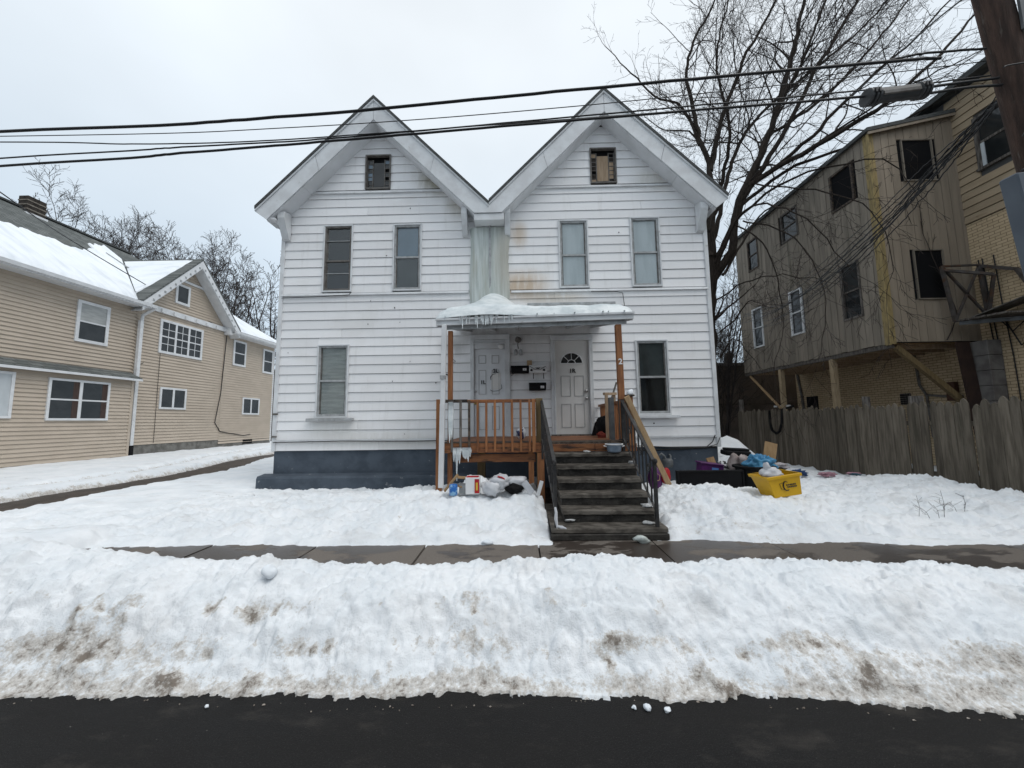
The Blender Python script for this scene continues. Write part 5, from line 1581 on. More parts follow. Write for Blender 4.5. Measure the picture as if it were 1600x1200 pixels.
MB().box(LX + 0.02, LX + 0.10, 13.95, 18.3, 6.30, 6.52).build("frieze_board", M['house_white'], lh)
for i in range(8):
    y = 14.2 + i * 0.56
    MB().box(LX + 0.101, LX + 0.17, y, y + 0.10, 6.30, 6.46).build("dentil", M['house_white'], lh)
MB().box(LX + 0.02, LX + 0.36, 18.18, 18.34, 6.15, 6.5).build("cornice_return", M['house_white'], lh, bevel=0.02)
MB().box(LX + 0.02, LX + 0.06, 15.2, 17.1, 7.98, 8.08).build("frieze_board", M['house_white'], lh)
# chimney
ch = MB().box(-19.58, -19.2, 13.38, 13.95, 9.6, 10.68).build("chimney", M['chim'], lh)
for z in (10.12, 10.30, 10.48):
    MB().box(-19.595, -19.185, 13.365, 13.965, z, z + 0.05).build("brick_band", M['chim_band'], ch)
MB().box(-19.62, -19.14, 13.33, 14.0, 9.75, 10.0).build("flashing", M['house_white'], ch)


def side_window(y0, y1, z0, z1, X, cols=1, mid=True, grid=0, inner='dark_glass', casing=0.10, shades=None):
    s = 1
    c = casing
    mb = MB()
    mb.box(X + 0.004, X + 0.062, y0, y1, z1 - c, z1).box(X + 0.004, X + 0.067, y0, y1, z0, z0 + c)
    mb.box(X + 0.004, X + 0.062, y0, y0 + c, z0 + c, z1 - c).box(X + 0.004, X + 0.062, y1 - c, y1, z0 + c, z1 - c)
    w = mb.build("window", M['house_white'], lh)
    a, b, p, q = y0 + c, y1 - c, z0 + c, z1 - c
    cw = (b - a) / cols
    mb = MB()
    for i in range(1, cols):
        mb.box(X + 0.042, X + 0.054, a + cw * i - 0.045, a + cw * i + 0.045, p, q)
    for i in range(cols):
        u0, u1 = a + cw * i + (0.045 if i else 0), a + cw * (i + 1) - (0.045 if i < cols - 1 else 0)
        if mid:
            mb.box(X + 0.042, X + 0.052, u0, u1, (p + q) / 2 - 0.025, (p + q) / 2 + 0.025)
        for g in range(1, grid):
            y = u0 + (u1 - u0) * g / grid
            mb.box(X + 0.0415, X + 0.047, y - 0.012, y + 0.012, p, (p + q) / 2 - 0.025).box(X + 0.0415, X + 0.047, y - 0.012, y + 0.012, (p + q) / 2 + 0.025, q)
        if grid:
            for f in (0.25, 0.75):
                z = p + (q - p) * f
                mb.box(X + 0.0418, X + 0.046, u0, u1, z - 0.012, z + 0.012)
        MB().box(X + 0.036, X + 0.040, u0, u1, p, q).build("pane", M[inner], w)
        if shades and shades[i % len(shades)]:
            m_, f0, f1, g0, g1 = shades[i % len(shades)]
            MB().box(X + 0.0405, X + 0.0415, u0 + (u1 - u0) * f0, u0 + (u1 - u0) * f1, p + (q - p) * g0, p + (q - p) * g1).build("curtain", M[m_], w)
    if mb.v:
        mb.build("sash", M['house_white'], w)
    return w


M['red_curtain'] = mat("red_curtain", (0.075, 0.048, 0.040), (0.05, 0.033, 0.028), 7, 0.8, stretch=(1, 6, 0.4))
side_window(11.95, 12.95, 4.48, 5.92, LX, shades=[('blind', 0, 1, 0.5, 1.0)])
side_window(14.85, 16.95, 4.62, 6.06, LX, cols=3, grid=2, inner='dark_glass')
side_window(15.42, 16.12, 6.93, 7.84, LX, mid=False)
side_window(18.85, 19.75, 4.69, 6.05, LX)
side_window(21.1, 21.98, 4.58, 6.0, LX)
side_window(11.18, 12.92, 1.80, 3.14, LF, cols=2, casing=0.07, shades=[('red_curtain', 0.78, 1.0, 0, 1)])
side_window(9.1, 10.40, 1.86, 3.2, LF, mid=False, inner='curtain', casing=0.07)
side_window(15.07, 16.3, 2.28, 3.2, LX, cols=2, mid=False, casing=0.08)
side_window(19.7, 21.0, 2.13, 3.05, LX, cols=2, mid=False, casing=0.08)
MB().box(LX + 0.013, LX + 0.03, 19.9, 20.6, 0.55, 0.8).build("basement_window", M['dark'], lh)
d_ = thing("downspout", (-14.85, 13.95, 0.5), "white downspout at the corner of the beige house gable", "downspout")
MB().tube([(EX + 0.06, 14.1, 6.24), (LX + 0.14, 14.02, 5.95), (LX + 0.14, 14.0, 5.7)], 0.055, 6).build("elbow", M['house_white'], d_)
MB().box(LX + 0.08, LX + 0.19, 13.92, 14.04, 0.85, 5.72).build("pipe", M['house_white'], d_)
MB().box(LX + 0.07, LX + 0.20, 13.91, 14.05, 0.42, 0.85).build("boot", M['black_plastic'], d_)
MB().tube([(LX + 0.05, 18.35, 6.2), (LX + 0.05, 18.2, 3.2), (LX + 0.05, 17.95, 1.7), (LX + 0.05, 18.3, 1.25), (LX + 0.05, 19.9, 1.0), (LX + 0.05, 20.4, 1.05)], 0.018, 5).build("wall_cable", M['cable'], lh)
MB().tube([(LX + 0.04, 14.95, 4.6), (LX + 0.04, 14.97, 0.9)], 0.010, 4).build("wall_cable", M['cable'], lh)
MB().tube([(LX + 0.04, 14.3, 4.1), (LX + 0.04, 14.15, 4.0), (LX + 0.04, 14.16, 3.6), (LX + 0.04, 14.05, 3.5)], 0.012, 4).build("wall_cable", M['cable'], lh)

# snow lying on that roof
def roof_snow(name, pts_fn, nu, nv, label):
    mb = MB()
    for j in range(nv + 1):
        for i in range(nu + 1):
            mb.v.append(pts_fn(i / nu, j / nv))
    for j in range(nv):
        for i in range(nu):
            a = j * (nu + 1) + i
            mb.f.append((a, a + 1, a + nu + 2, a + nu + 1))
    o = mb.build(name, M['roof_snow'], smooth=True)
    o["kind"] = "stuff"
    o["label"] = label


def f1n(y, s=0):
    return float(fbm(np.array([y * 0.9]), np.array([3.3 + s]), 91, 4, 0.6)[0])


def main_snow(u, v):
    y = 4.3 + u * 11.6
    tm = 0.56 + 0.05 * f1n(y) + 0.05 * f1n(y * 4, 2) + 0.36 * float(sstep(13.2, 16.4, np.array([y]))[()])
    tm = min(tm, 0.93)
    tn = 0.012 if y < 13.55 else 0.03 + (y - 13.6) / 2.52 * 0.74
    t_ = tn + v * max(0.02, tm - tn)
    x = EX - t_ * (EX - RX)
    e_ = min(1, v / 0.05, (1 - v) / 0.06)
    return (x, y, EZ + SL * (EX - x) + (0.005 + 0.085 * math.sqrt(max(e_, 0))) + 0.012 * f1n(y * 2 + x * 1.7, 5))


def gable_snow(u, v):
    # the gable slope that faces the street, bare along the rake and ridge
    y0_, y1_ = GY - 2.40, GY - 0.10
    y = y0_ + v * (y1_ - y0_)
    z = GZ - (GY - y) * GS
    xb = EX - (z - EZ) / SL - 0.05
    xa = GX - 0.42 - 0.25 * (1 - v) + 0.06 * f1n(y * 3, 7)
    x = xa + u * (xb - xa)
    e_ = min(1, u / 0.05 + 0.0, v / 0.06, (1 - v) / 0.04)
    return (x, y, z + 0.006 + 0.075 * math.sqrt(max(e_, 0)))


def rear_snow(u, v):
    y = 18.75 + u * 3.4
    tm = max(0.02, (22.25 - y) / 4.9)
    t_ = 0.02 + v * (tm - 0.02)
    x = EX - t_ * (EX - RX)
    e_ = min(1, v / 0.08, (1 - v) / 0.05)
    return (x, y, EZ + SL * (EX - x) + 0.01 + 0.09 * math.sqrt(max(e_, 0)))


roof_snow("roof_snow", main_snow, 150, 26, "smooth snow sheet over the street end of the beige house roof")
roof_snow("roof_snow", gable_snow, 20, 24, "snow on the side gable slope of the beige house")
roof_snow("roof_snow", rear_snow, 20, 16, "snow on the rear hip of the beige house roof")
mb = MB()
mb.tube([(-16.9, 15.6, 8.3), (-18.0, 15.2, 9.15)], 0.03, 5)
mb.build("valley_flashing", M['alu'], lh)

# ------------------------------------------------------------------ right: annex on posts, yellow brick building, low block behind
AX, AY0, AY1, AZ0, AZ1 = 9.40, 9.38, 15.45, 3.45, 9.0
YX = 11.63
an = thing("timber_annex", (10.5, 12.4, 0.2), "weathered brown timber annex raised on posts with broken windows", "building")
SW = [(11.95, 12.72, 7.68, 8.72), (9.88, 10.64, 7.60, 8.74), (14.02, 14.66, 7.45, 8.70), (9.98, 10.60, 4.33, 5.93), (12.08, 12.64, 4.37, 5.90), (14.07, 14.68, 4.34, 5.90)]
FW = [(10.22, 11.03, 7.74, 8.93), (10.20, 10.96, 4.55, 5.88)]


def split_z(za, zb, holes):
    out = [(za, zb)]
    for (h0, h1) in holes:
        nxt = []
        for (a, b) in out:
            if h1 <= a or h0 >= b:
                nxt.append((a, b))
                continue
            if h0 - a > 0.02:
                nxt.append((a, h0))
            if b - h1 > 0.02:
                nxt.append((h1, b))
        out = nxt
    return out


y = AY0 + 0.01
i = 0
while y < AY1 - 0.03:
    w = min(0.203, AY1 - y)
    ym = y + w / 2
    for (a, b) in split_z(AZ0, AZ1 + 0.16, [(h[2], h[3]) for h in SW if h[0] < y + w * 0.6 and h[1] > y + w * 0.4]):
        dx = rng.uniform(-0.004, 0.004)
        MB().box(AX - 0.02 + dx, AX + 0.01, y + 0.006, y + w - 0.006, a + (rng.uniform(-0.02, 0.01) if a == AZ0 else 0), b).build("wall_board", M['brown_board'], an)
    y += w
x = AX + 0.10
while x < YX - 0.04:
    w = min(0.203, YX - x)
    for (a, b) in split_z(AZ0 + 0.02, 9.12 + (x - AX) * 0.21, [(h[2], h[3]) for h in FW if h[0] < x + w * 0.6 and h[1] > x + w * 0.4]):
        MB().box(x + 0.006, x + w - 0.006, AY0 - 0.02 + rng.uniform(-0.004, 0.004), AY0 + 0.01, a, b).build("wall_board", M['front_board'], an)
    x += w
MB().box(AX + 0.011, AX + 0.03, AY0 + 0.03, AY1, AZ0, AZ1).build("sheathing", M['dark'], an)
MB().box(AX + 0.031, YX - 0.01, AY0 + 0.011, AY0 + 0.03, AZ0, 9.1).build("sheathing", M['dark'], an)
MB().box(AX + 0.03, YX, AY1 - 0.03, AY1, AZ0, 9.0).build("rear_wall", M['brown_board'], an)
# yellow corner boards, peeling
MB().box(AX - 0.035, AX + 0.10, AY0 - 0.035, AY0 - 0.021, AZ0 - 0.03, 9.15).build("corner_board", M['yellow_trim'], an)
MB().box(AX - 0.037, AX - 0.021, AY0 - 0.034, AY0 + 0.12, AZ0 - 0.05, 9.15).build("corner_board", M['yellow_trim'], an)
MB().tube([(AX - 0.07, AY0 - 0.06, 9.05), (AX - 0.065, AY0 - 0.05, 6.5), (AX - 0.07, AY0 - 0.06, 3.6)], 0.035, 6).build("drain_pipe", M['yellow_trim'], an)
# windows
for i, (a, b, p, q) in enumerate(SW):
    wm = M['house_white'] if i >= 4 else (M['grey_wood'] if i in (0, 3) else M['black_wood'])
    c = 0.055
    mb = MB().box(AX - 0.045, AX + 0.02, a, b, q - c, q).box(AX - 0.05, AX + 0.02, a, b, p, p + c).box(AX - 0.045, AX + 0.02, a, a + c, p + c, q - c).box(AX - 0.045, AX + 0.02, b - c, b, p + c, q - c)
    if i in (0, 2, 3, 4, 5):
        mb.box(AX - 0.025, AX + 0.015, a + c, b - c, (p + q) / 2 - 0.02, (p + q) / 2 + 0.02)
    w = mb.build("window", wm, an)
    MB().box(AX + 0.005, AX + 0.010, a + c, b - c, p + c, q - c).build("pane" if i != 1 else "dark_backing", M['dark_glass'] if i != 1 else M['dark'], w)
    if i == 0:
        MB().bar((AX - 0.02, a + 0.1, p + 0.15), (AX - 0.02, b - 0.1, p + 0.45), 0.03, 0.02).build("broken_bar", M['grey_wood'], w)
for (a, b, p, q) in FW:
    c = 0.03
    w = MB().box(a, b, AY0 - 0.03, AY0 + 0.02, q - c, q).box(a - 0.03, b + 0.05, AY0 - 0.06, AY0 + 0.02, p, p + c).box(a, a + c, AY0 - 0.03, AY0 + 0.02, p + c, q - c).box(b - c, b, AY0 - 0.03, AY0 + 0.02, p + c, q - c).build("window", M['brown_board'], an)
    MB().box(a + c, b - c, AY0 + 0.004, AY0 + 0.010, p + c, q - c).build("dark_backing", M['dark'], w)
# roof
mb = MB()
pts = [(AX - 0.14, AY0 - 0.15, 9.20), (YX, AY0 - 0.15, 9.68), (YX, AY1 + 0.1, 9.68), (AX - 0.14, AY1 + 0.1, 9.20)]
mb.add(pts + [(p[0], p[1], p[2] - 0.10) for p in pts], [(0, 1, 2, 3), (7, 6, 5, 4)] + [(i, i + 4, (i + 1) % 4 + 4, (i + 1) % 4) for i in range(4)])
mb.build("roof", M['shingle'], an)
MB().bar((AX - 0.10, AY0 - 0.12, 9.06), (YX - 0.02, AY0 - 0.12, 9.54), 0.03, 0.07).build("fascia", M['front_board'], an)
M['post_tan'] = mat("pale_post_paint", (0.40, 0.31, 0.20), (0.31, 0.235, 0.15), 5, 0.75, 0.2, stretch=(4, 4, 0.8))
# floor, joists, posts, braces
MB().box(AX + 0.03, YX - 0.02, AY0 + 0.04, AY1 - 0.04, AZ0 + 0.02, AZ0 + 0.08).build("floor", M['card'], an)
for k in range(12):
    y = AY0 + 0.3 + k * 0.5
    MB().box(AX + 0.10, YX - 0.02, y, y + 0.05, AZ0 - 0.11, AZ0 + 0.018).build("joist", M['plywood'], an)
MB().box(AX + 0.0, AX + 0.09, AY0 + 0.02, AY1, AZ0 - 0.12, AZ0 - 0.01).build("edge_beam", M['grey_wood'], an)
for y in (11.22, 13.43):
    MB().bar((AX + 0.06, y, 0.1), (AX + 0.06, y, AZ0 - 0.12), 0.13, 0.13).build("post", M['post_tan'], an)
MB().bar((9.58, AY0 + 0.1, 3.38), (11.35, AY0 + 0.1, 1.72), 0.10, 0.13).build("brace", M['green_wood'], an)
MB().bar((9.45, 15.2, 3.3), (9.45, 13.6, 1.95), 0.05, 0.07).build("brace", M['tan_wood'], an)
MB().bar((9.5, 14.0, 2.02), (9.5, 13.2, 2.02), 0.05, 0.06).build("brace", M['house_white'], an)

yh = thing("yellow_building", (15, 9, 0.2), "ochre brick building with lap siding above, behind the annex", "building")
MB().box(YX, 20, 2.0, 15.7, 0.0, 6.50).build("brick_wall", M['ybrick'], yh)
MB().box(YX + 0.02, 20, 2.0, 15.7, 6.50, 10.05).build("upper_wall", M['gap'], yh)
YW = (8.22, 8.93, 7.68, 9.08)
z = 6.52
while z < 10.0:
    zt = min(z + 0.205, 10.04)
    segs = [(2.0, AY0 + 0.1)]
    if z < YW[3] and zt > YW[2]:
        segs = [(2.0, YW[0]), (YW[1], AY0 + 0.1)]
    for (a, b) in segs:
        MB().prism([(YX - 0.035, z), (YX - 0.012, zt - 0.012), (YX + 0.015, zt - 0.012), (YX + 0.015, z)], 1, a, b).build("siding_board", M['yellow_lap'], yh) if False else \
            MB().add([(YX - 0.035, a, z), (YX - 0.035, b, z), (YX - 0.012, b, zt - 0.012), (YX - 0.012, a, zt - 0.012), (YX + 0.015, a, z), (YX + 0.015, b, z), (YX + 0.015, b, zt - 0.012), (YX + 0.015, a, zt - 0.012)],
                     [(0, 1, 2, 3), (5, 4, 7, 6), (4, 5, 1, 0), (3, 2, 6, 7), (4, 0, 3, 7), (1, 5, 6, 2)]).build("siding_board", M['yellow_lap'], yh)
    z += 0.205
a, b, p, q = YW
c = 0.09
w = MB().box(YX - 0.06, YX + 0.01, a, b, q - c, q).box(YX - 0.07, YX + 0.01, a - 0.03, b + 0.03, p, p + c * 0.7).box(YX - 0.06, YX + 0.01, a, a + c, p + c * 0.7, q - c).box(YX - 0.06, YX + 0.01, b - c, b, p + c * 0.7, q - c).build("window", M['grey_wood'], yh)
MB().box(YX - 0.02, YX - 0.01, a + c, b - c, p + 0.06, q - c).build("pane", M['dark_glass'], w)
MB().box(YX - 0.04, YX - 0.021, a + c, b - c, (p + q) / 2 - 0.03, (p + q) / 2 + 0.03).build("meeting_rail", M['grey_wood'], w)
MB().box(YX - 0.04, YX - 0.021, b - c - 0.07, b - c, p + 0.06, (p + q) / 2 - 0.031).build("torn_curtain", M['curtain'], w)
MB().box(YX - 0.30, 20.2, 1.9, 15.9, 10.05, 10.2).build("roof", M['shingle'], yh)
MB().box(YX - 0.01, YX + 0.02, 14.63, 15.2, 1.9, 2.43).build("basement_window", M['dark'], yh)
v_ = MB().box(YX - 0.03, YX + 0.01, 11.2, 11.5, 1.95, 2.29).build("vent", M['grey_wood'], yh)
for k in range(5):
    MB().box(YX - 0.045, YX - 0.031, 11.22, 11.48, 1.98 + k * 0.06, 2.01 + k * 0.06).build("slat", M['dark'], v_)
for (y0_, y1_, zz) in ((11.9, 10.9, 3.4), (10.6, 9.9, 2.4)):
    pass
mb = MB()
mb.tube([(YX - 0.04, 10.95, 3.4), (YX - 0.04, 10.9, 2.5), (YX - 0.04, 10.75, 2.2), (YX - 0.04, 10.2, 2.12), (YX - 0.04, 9.9, 2.12)], 0.035, 6)
mb.tube([(YX - 0.04, 10.75, 2.2), (YX - 0.04, 10.7, 1.0)], 0.03, 6)
mb.tube([(YX - 0.03, 15.55, 3.4), (YX - 0.03, 15.4, 2.5), (YX - 0.03, 15.3, 1.5)], 0.05, 6)
mb.build("wall_pipe", M['alu_dark'], yh)
mb = MB()
for yy in (9.2, 9.12, 8.9):
    mb.tube([(YX - 0.03, yy, 5.5), (YX - 0.035, yy - 0.04, 4.2), (YX - 0.03, yy - 0.1, 3.0), (YX - 0.03, yy - 0.12, 1.5)], 0.012, 5)
mb.tube([(YX - 0.04, 8.9, 4.0), (YX - 0.08, 8.6, 3.2), (YX - 0.06, 8.45, 3.4), (YX - 0.04, 8.4, 4.2)], 0.014, 5)
mb.tube([(YX - 0.04, 8.95, 3.9), (YX - 0.10, 8.7, 3.55), (YX - 0.05, 8.35, 3.9)], 0.012, 5)
mb.build("wall_cable", M['cable'], yh)
MB().box(YX - 0.16, YX - 0.05, 9.95, 10.15, 2.0, 2.5).build("meter_box", mat("rust_box", (0.075, 0.038, 0.026), rough=0.8), yh)
pi_ = thing("concrete_pier", (11.45, 9.2, 0.2), "grey block pier with a dark plank under the annex corner", "pier")
for k in range(9):
    MB().box(11.28, 11.62, 9.0, 9.34, 0.1 + k * 0.37, 0.1 + k * 0.37 + 0.362).build("block", M['pier'], pi_, bevel=0.008)
MB().bar((11.05, 9.30, 3.43), (11.22, 9.24, 0.5), 0.06, 0.30, up=(1, 0, 0)).build("plank", mat("dark_red_plank", (0.045, 0.026, 0.020), (0.03, 0.018, 0.015), 4), pi_)

fe = thing("fire_escape", (11.1, 8.9, 3.9), "rusty grey fire escape balcony bracketed off the ochre brick wall", "fire escape")
A, B, Cc, D = (10.62, 9.15, 5.33), (11.55, 9.15, 5.35), (10.78, 9.15, 3.92), (11.60, 9.15, 4.02)
for (p, q, w) in ((A, B, 0.05), (A, Cc, 0.07), (B, D, 0.08), (A, D, 0.05), (B, Cc, 0.05), (Cc, D, 0.06)):
    MB().bar(p, q, w, w * 0.8).build("bar", M['rust'], fe)
E2 = (10.62, 7.4, 5.33)
for (p, q, w) in (((10.64, 9.13, 5.22), (11.35, 8.75, 4.95), 0.06), ((11.35, 8.75, 4.95), (11.55, 9.10, 4.1), 0.06), ((11.56, 9.1, 5.3), (11.50, 8.45, 4.95), 0.07), ((11.50, 8.45, 4.95), (11.45, 8.1, 4.1), 0.07)):
    MB().bar(p, q, w, w).build("handrail", M['rust'], fe)
for k in range(5):
    MB().box(10.78, 11.6, 8.95 - k * 0.19, 8.95 - k * 0.19 + 0.15, 3.90 - k * 0.01, 3.94 - k * 0.01).build("platform_plank", M['grey_wood'], fe)
MB().bar((10.82, 9.1, 3.86), (11.58, 7.9, 3.72), 0.05, 0.09).build("bracket", M['galv'], fe)
MB().add([(11.0, 9.0, 3.97), (11.6, 9.0, 4.05), (11.6, 7.9, 4.25), (11.25, 8.0, 4.28), (11.0, 9.0, 3.99), (11.6, 9.0, 4.07), (11.6, 7.9, 4.27), (11.25, 8.0, 4.30)], [(3, 2, 1, 0), (4, 5, 6, 7), (0, 1, 5, 4), (1, 2, 6, 5), (2, 3, 7, 6), (3, 0, 4, 7)]).build("bent_sheet", M['alu_dark'], fe)

bk = thing("low_building", (9, 19, 0.2), "low dark brown block building behind the picket fence", "building")
MB().box(4.8, 16, 17.0, 26, -0.02, 4.0).build("wall", M['dark_block'], bk)
MB().box(4.7, 16.1, 16.9, 26.1, 4.0, 4.12).build("roof_edge", M['alu_dark'], bk)
MB().box(4.8, 16, 16.97, 16.995, 2.2, 2.26).build("ledge", M['black_wood'], bk)
MB().tube([(9.8, 17.3, 4.1), (9.8, 17.3, 4.62)], 0.14, 9).build("roof_pipe", M['black_wood'], bk)

# ------------------------------------------------------------------ the other side of the street (behind the camera; unseen houses added to darken the window pane reflections)
for i, (x, w_, h_, m_, lb) in enumerate(((-16, 9, 6.2, 'beige', "unseen plain tan house across the street"), (-3.5, 8.5, 6.6, 'found', "unseen slate blue house across the street"), (9.5, 9.5, 6.0, 'stone', "unseen grey house across the street"))):
    oh = thing("street_house", (x, -13, 0), lb, "house")
    MB().box(x - w_ / 2, x + w_ / 2, -22, -13, 0, h_).build("wall", M[m_], oh)
    MB().prism([(x - w_ / 2 - 0.4, h_ - 0.1), (x + w_ / 2 + 0.4, h_ - 0.1), (x, h_ + w_ * 0.42)], 1, -22.4, -12.6).build("roof", M['shingle'], oh)
    for k in (-0.28, 0.0, 0.28):
        for z in (1.2, 4.0):
            MB().box(x + k * w_ - 0.5, x + k * w_ + 0.5, -13, -12.94, z, z + 1.5).build("window", M['dark_glass'], oh)

# ------------------------------------------------------------------ picket fence
fence = thing("picket_fence", (8.0, 9, 0.1), "tall weathered grey stockade fence of pointed pickets along the right side", "fence")
FX = 8.0
y = 4.3
pm = []
for v in range(5):
    w, h = 0.126 + 0.004 * (v % 3), 1.74 + 0.02 * v
    mb = MB()
    ch_ = 0.018
    mb.prism([(-w / 2, 0), (w / 2, 0), (w / 2, h - 0.10), (w / 2 - 0.03, h - 0.03), (0.0, h), (-w / 2 + 0.03, h - 0.03), (-w / 2, h - 0.10)], 0, -0.012, 0.012)
    o = mb.build("picket", M['picket'], fence, local=True)
    pm.append(o)
first = set()
while y < 13.75:
    v = rng.randint(0, 4)
    if v not in first:
        o = pm[v]
        first.add(v)
    else:
        o = pm[v].copy()
        COL.objects.link(o)
    o.parent = fence
    o.location = (FX + rng.uniform(-0.012, 0.012) - 8.0, y - 9, 0.07 + rng.uniform(-0.025, 0.025) - 0.1 + 0.02)
    o.rotation_euler = (rng.uniform(-0.007, 0.007), rng.uniform(-0.01, 0.01), rng.uniform(-0.05, 0.05))
    y += 0.1315 if abs(y - 7.35) > 0.07 else 0.20
for v in range(5):
    if v not in first:
        bpy.data.objects.remove(pm[v])
for z in (0.45, 1.42):
    MB().box(FX + 0.015, FX + 0.055, 4.3, 13.75, z, z + 0.09).build("rail", M['picket'], fence)
for yy, top, w in ((7.75, 2.02, 0.15), (8.85, 2.08, 0.10), (13.75, 2.28, 0.10), (11.2, 1.6, 0.1), (5.2, 1.7, 0.1)):
    MB().tube([(FX + 0.14, yy, 0), (FX + 0.14, yy, top)], w * 0.75, 9).build("post", M['grey_wood'], fence)
hose = MB().tube([(FX - 0.02, 12.0, 1.84), (FX - 0.05, 11.98, 1.45), (FX - 0.06, 11.9, 1.22), (FX - 0.06, 11.72, 1.12), (FX - 0.06, 11.55, 1.2), (FX - 0.05, 11.45, 1.45), (FX - 0.02, 11.42, 1.86), (FX + 0.3, 11.4, 1.95)], 0.035, 7)
single(hose, "hose", M['black_plastic'], (FX - 0.05, 11.7, 1.1), "black hose looped over the top of the picket fence", "hose", smooth=True)

# ------------------------------------------------------------------ trees
class Tree:
    def __init__(s, seed):
        s.r = random.Random(seed)
        s.trunk, s.crown = MB(), MB()
        s.n = 0

    def rv(s, a):
        return Vector((s.r.gauss(0, a), s.r.gauss(0, a), s.r.gauss(0, a)))

    def grow(s, p, d, L, r, lvl, maxl, up=0.05, wob=0.10, dens=1.0, rmin=0.004, spread=(0.5, 1.0)):
        n = max(3, min(9, int(L / 0.16)))
        pts, rad, dirs = [p.copy()], [r], [d.copy()]
        for i in range(n):
            d = (d + s.rv(wob) + Vector((0, 0, up))).normalized()
            p = p + d * (L / n)
            pts.append(p.copy())
            dirs.append(d.copy())
            rad.append(max(rmin, r * (1 - 0.72 * (i + 1) / n)))
        (s.trunk if r > 0.05 else s.crown).tube(pts, rad, 6 if r > 0.05 else (4 if r > 0.016 else 3), cap=False)
        s.n += 1
        if lvl >= maxl:
            return
        s.kids(pts, rad, dirs, L, lvl, maxl, up, wob, dens, rmin, spread)

    def kids(s, pts, rad, dirs, L, lvl, maxl, up, wob, dens, rmin, spread, t0=0.2):
        k = max(2, int(L * dens * (3.0 if lvl < 2 else 4.2) + s.r.random()))
        k = min(k, 16)
        n = len(pts) - 1
        for j in range(k):
            t = t0 + (1 - t0) * (j + s.r.random()) / k
            f = t * n
            i = min(n - 1, int(f))
            q = pts[i].lerp(pts[i + 1], f - i)
            dd = dirs[min(n, i + 1)]
            ax = dd.cross(s.rv(1.0)).normalized()
            ang = s.r.uniform(*spread)
            nd = (dd * math.cos(ang) + ax * math.sin(ang)).normalized()
            rr_ = max(rmin, (rad[i] + (rad[i + 1] - rad[i]) * (f - i)) * s.r.uniform(0.45, 0.7))
            ll = L * s.r.uniform(0.32, 0.62) * (1.05 - 0.45 * t)
            if ll < 0.12:
                continue
            s.grow(q, nd, ll, rr_, lvl + 1, maxl, up, wob, dens, rmin, spread)

    def limb(s, pts, r0, r1, maxl=3, dens=1.0, kid_from=0.25, rmin=0.004, up=0.06, klen=0.5, spread=(0.4, 0.95)):
        P = [Vector(p) for p in pts]
        out = []
        for i in range(len(P) - 1):
            p0, p1, p2, p3 = P[max(0, i - 1)], P[i], P[i + 1], P[min(len(P) - 1, i + 2)]
            m_ = max(2, int((p2 - p1).length / 0.3))
            for k in range(m_):
                t = k / m_
                out.append(0.5 * ((2 * p1) + (p2 - p0) * t + (2 * p0 - 5 * p1 + 4 * p2 - p3) * t * t + (3 * p1 - p0 - 3 * p2 + p3) * t ** 3) + s.rv(0.02))
        out.append(P[-1])
        n = len(out)
        rad = [r0 + (r1 - r0) * i / (n - 1) for i in range(n)]
        s.trunk.tube(out, rad, 8, cap=True)
        dirs = [(out[min(n - 1, i + 1)] - out[max(0, i - 1)]).normalized() for i in range(n)]
        L = sum((out[i + 1] - out[i]).length for i in range(n - 1))
        k = int(L * 2.6 * dens)
        for j in range(k):
            t = kid_from + (1 - kid_from) * (j + s.r.random()) / k
            f = t * (n - 1)
            i = min(n - 2, int(f))
            q = out[i].lerp(out[i + 1], f - i)
            ax = dirs[i].cross(s.rv(1.0)).normalized()
            ang = s.r.uniform(*spread)
            nd = (dirs[i] * math.cos(ang) + ax * math.sin(ang)).normalized()
            s.grow(q, nd, L * klen * s.r.uniform(0.35, 0.7) * (1.1 - 0.6 * t), max(rmin, rad[i] * s.r.uniform(0.22, 0.5)), 1, maxl, up, 0.11, dens, rmin, (0.4, 1.0))
        # the tip runs out into twigs
        s.grow(out[-1], dirs[-1], L * 0.3, r1, 1, maxl, up, 0.12, dens, rmin)

    def done(s, base, label, bark, twig, cat="tree", group=None):
        t_ = thing("bare_tree", base, label, cat, group)
        s.trunk.build("trunk", bark, t_, smooth=True)
        if s.crown.v:
            s.crown.build("crown", twig, t_)
        return t_


bt = Tree(11)
KW = dict(maxl=4, dens=0.80, rmin=0.0042, up=0.03, spread=(0.45, 1.15))
bt.limb([(6.649, 12.600, 0.522), (6.494, 12.400, 3.612), (6.577, 12.300, 6.010), (6.671, 12.300, 7.137)], 0.146, 0.129, maxl=3, dens=0.5, kid_from=0.5, klen=0.35, rmin=0.004)
bt.limb([(6.620, 12.300, 6.345), (7.132, 12.000, 7.166), (7.338, 11.900, 8.497), (7.603, 11.800, 9.174), (8.389, 11.600, 10.916), (9.126, 11.500, 13.027), (9.856, 11.400, 15.681), (10.442, 11.400, 17.880)], 0.137, 0.029, **KW)
bt.limb([(7.603, 11.800, 9.174), (8.348, 11.300, 9.566), (9.574, 10.600, 10.059), (11.177, 10.200, 10.957), (12.802, 10.000, 12.543), (14.186, 9.900, 14.245)], 0.089, 0.017, **KW)
bt.limb([(6.649, 12.300, 7.137), (6.784, 12.600, 8.926), (7.082, 12.800, 10.585), (6.873, 13.000, 12.008), (6.710, 13.200, 14.136), (6.714, 13.300, 15.130), (7.149, 13.300, 16.581), (7.882, 13.300, 17.877), (8.444, 13.300, 19.868)], 0.114, 0.023, **KW)
bt.limb([(7.082, 12.800, 10.585), (7.609, 12.800, 12.587), (8.110, 12.700, 13.867), (8.605, 12.600, 15.046), (9.778, 12.500, 17.076), (10.487, 12.400, 18.798)], 0.089, 0.021, **KW)
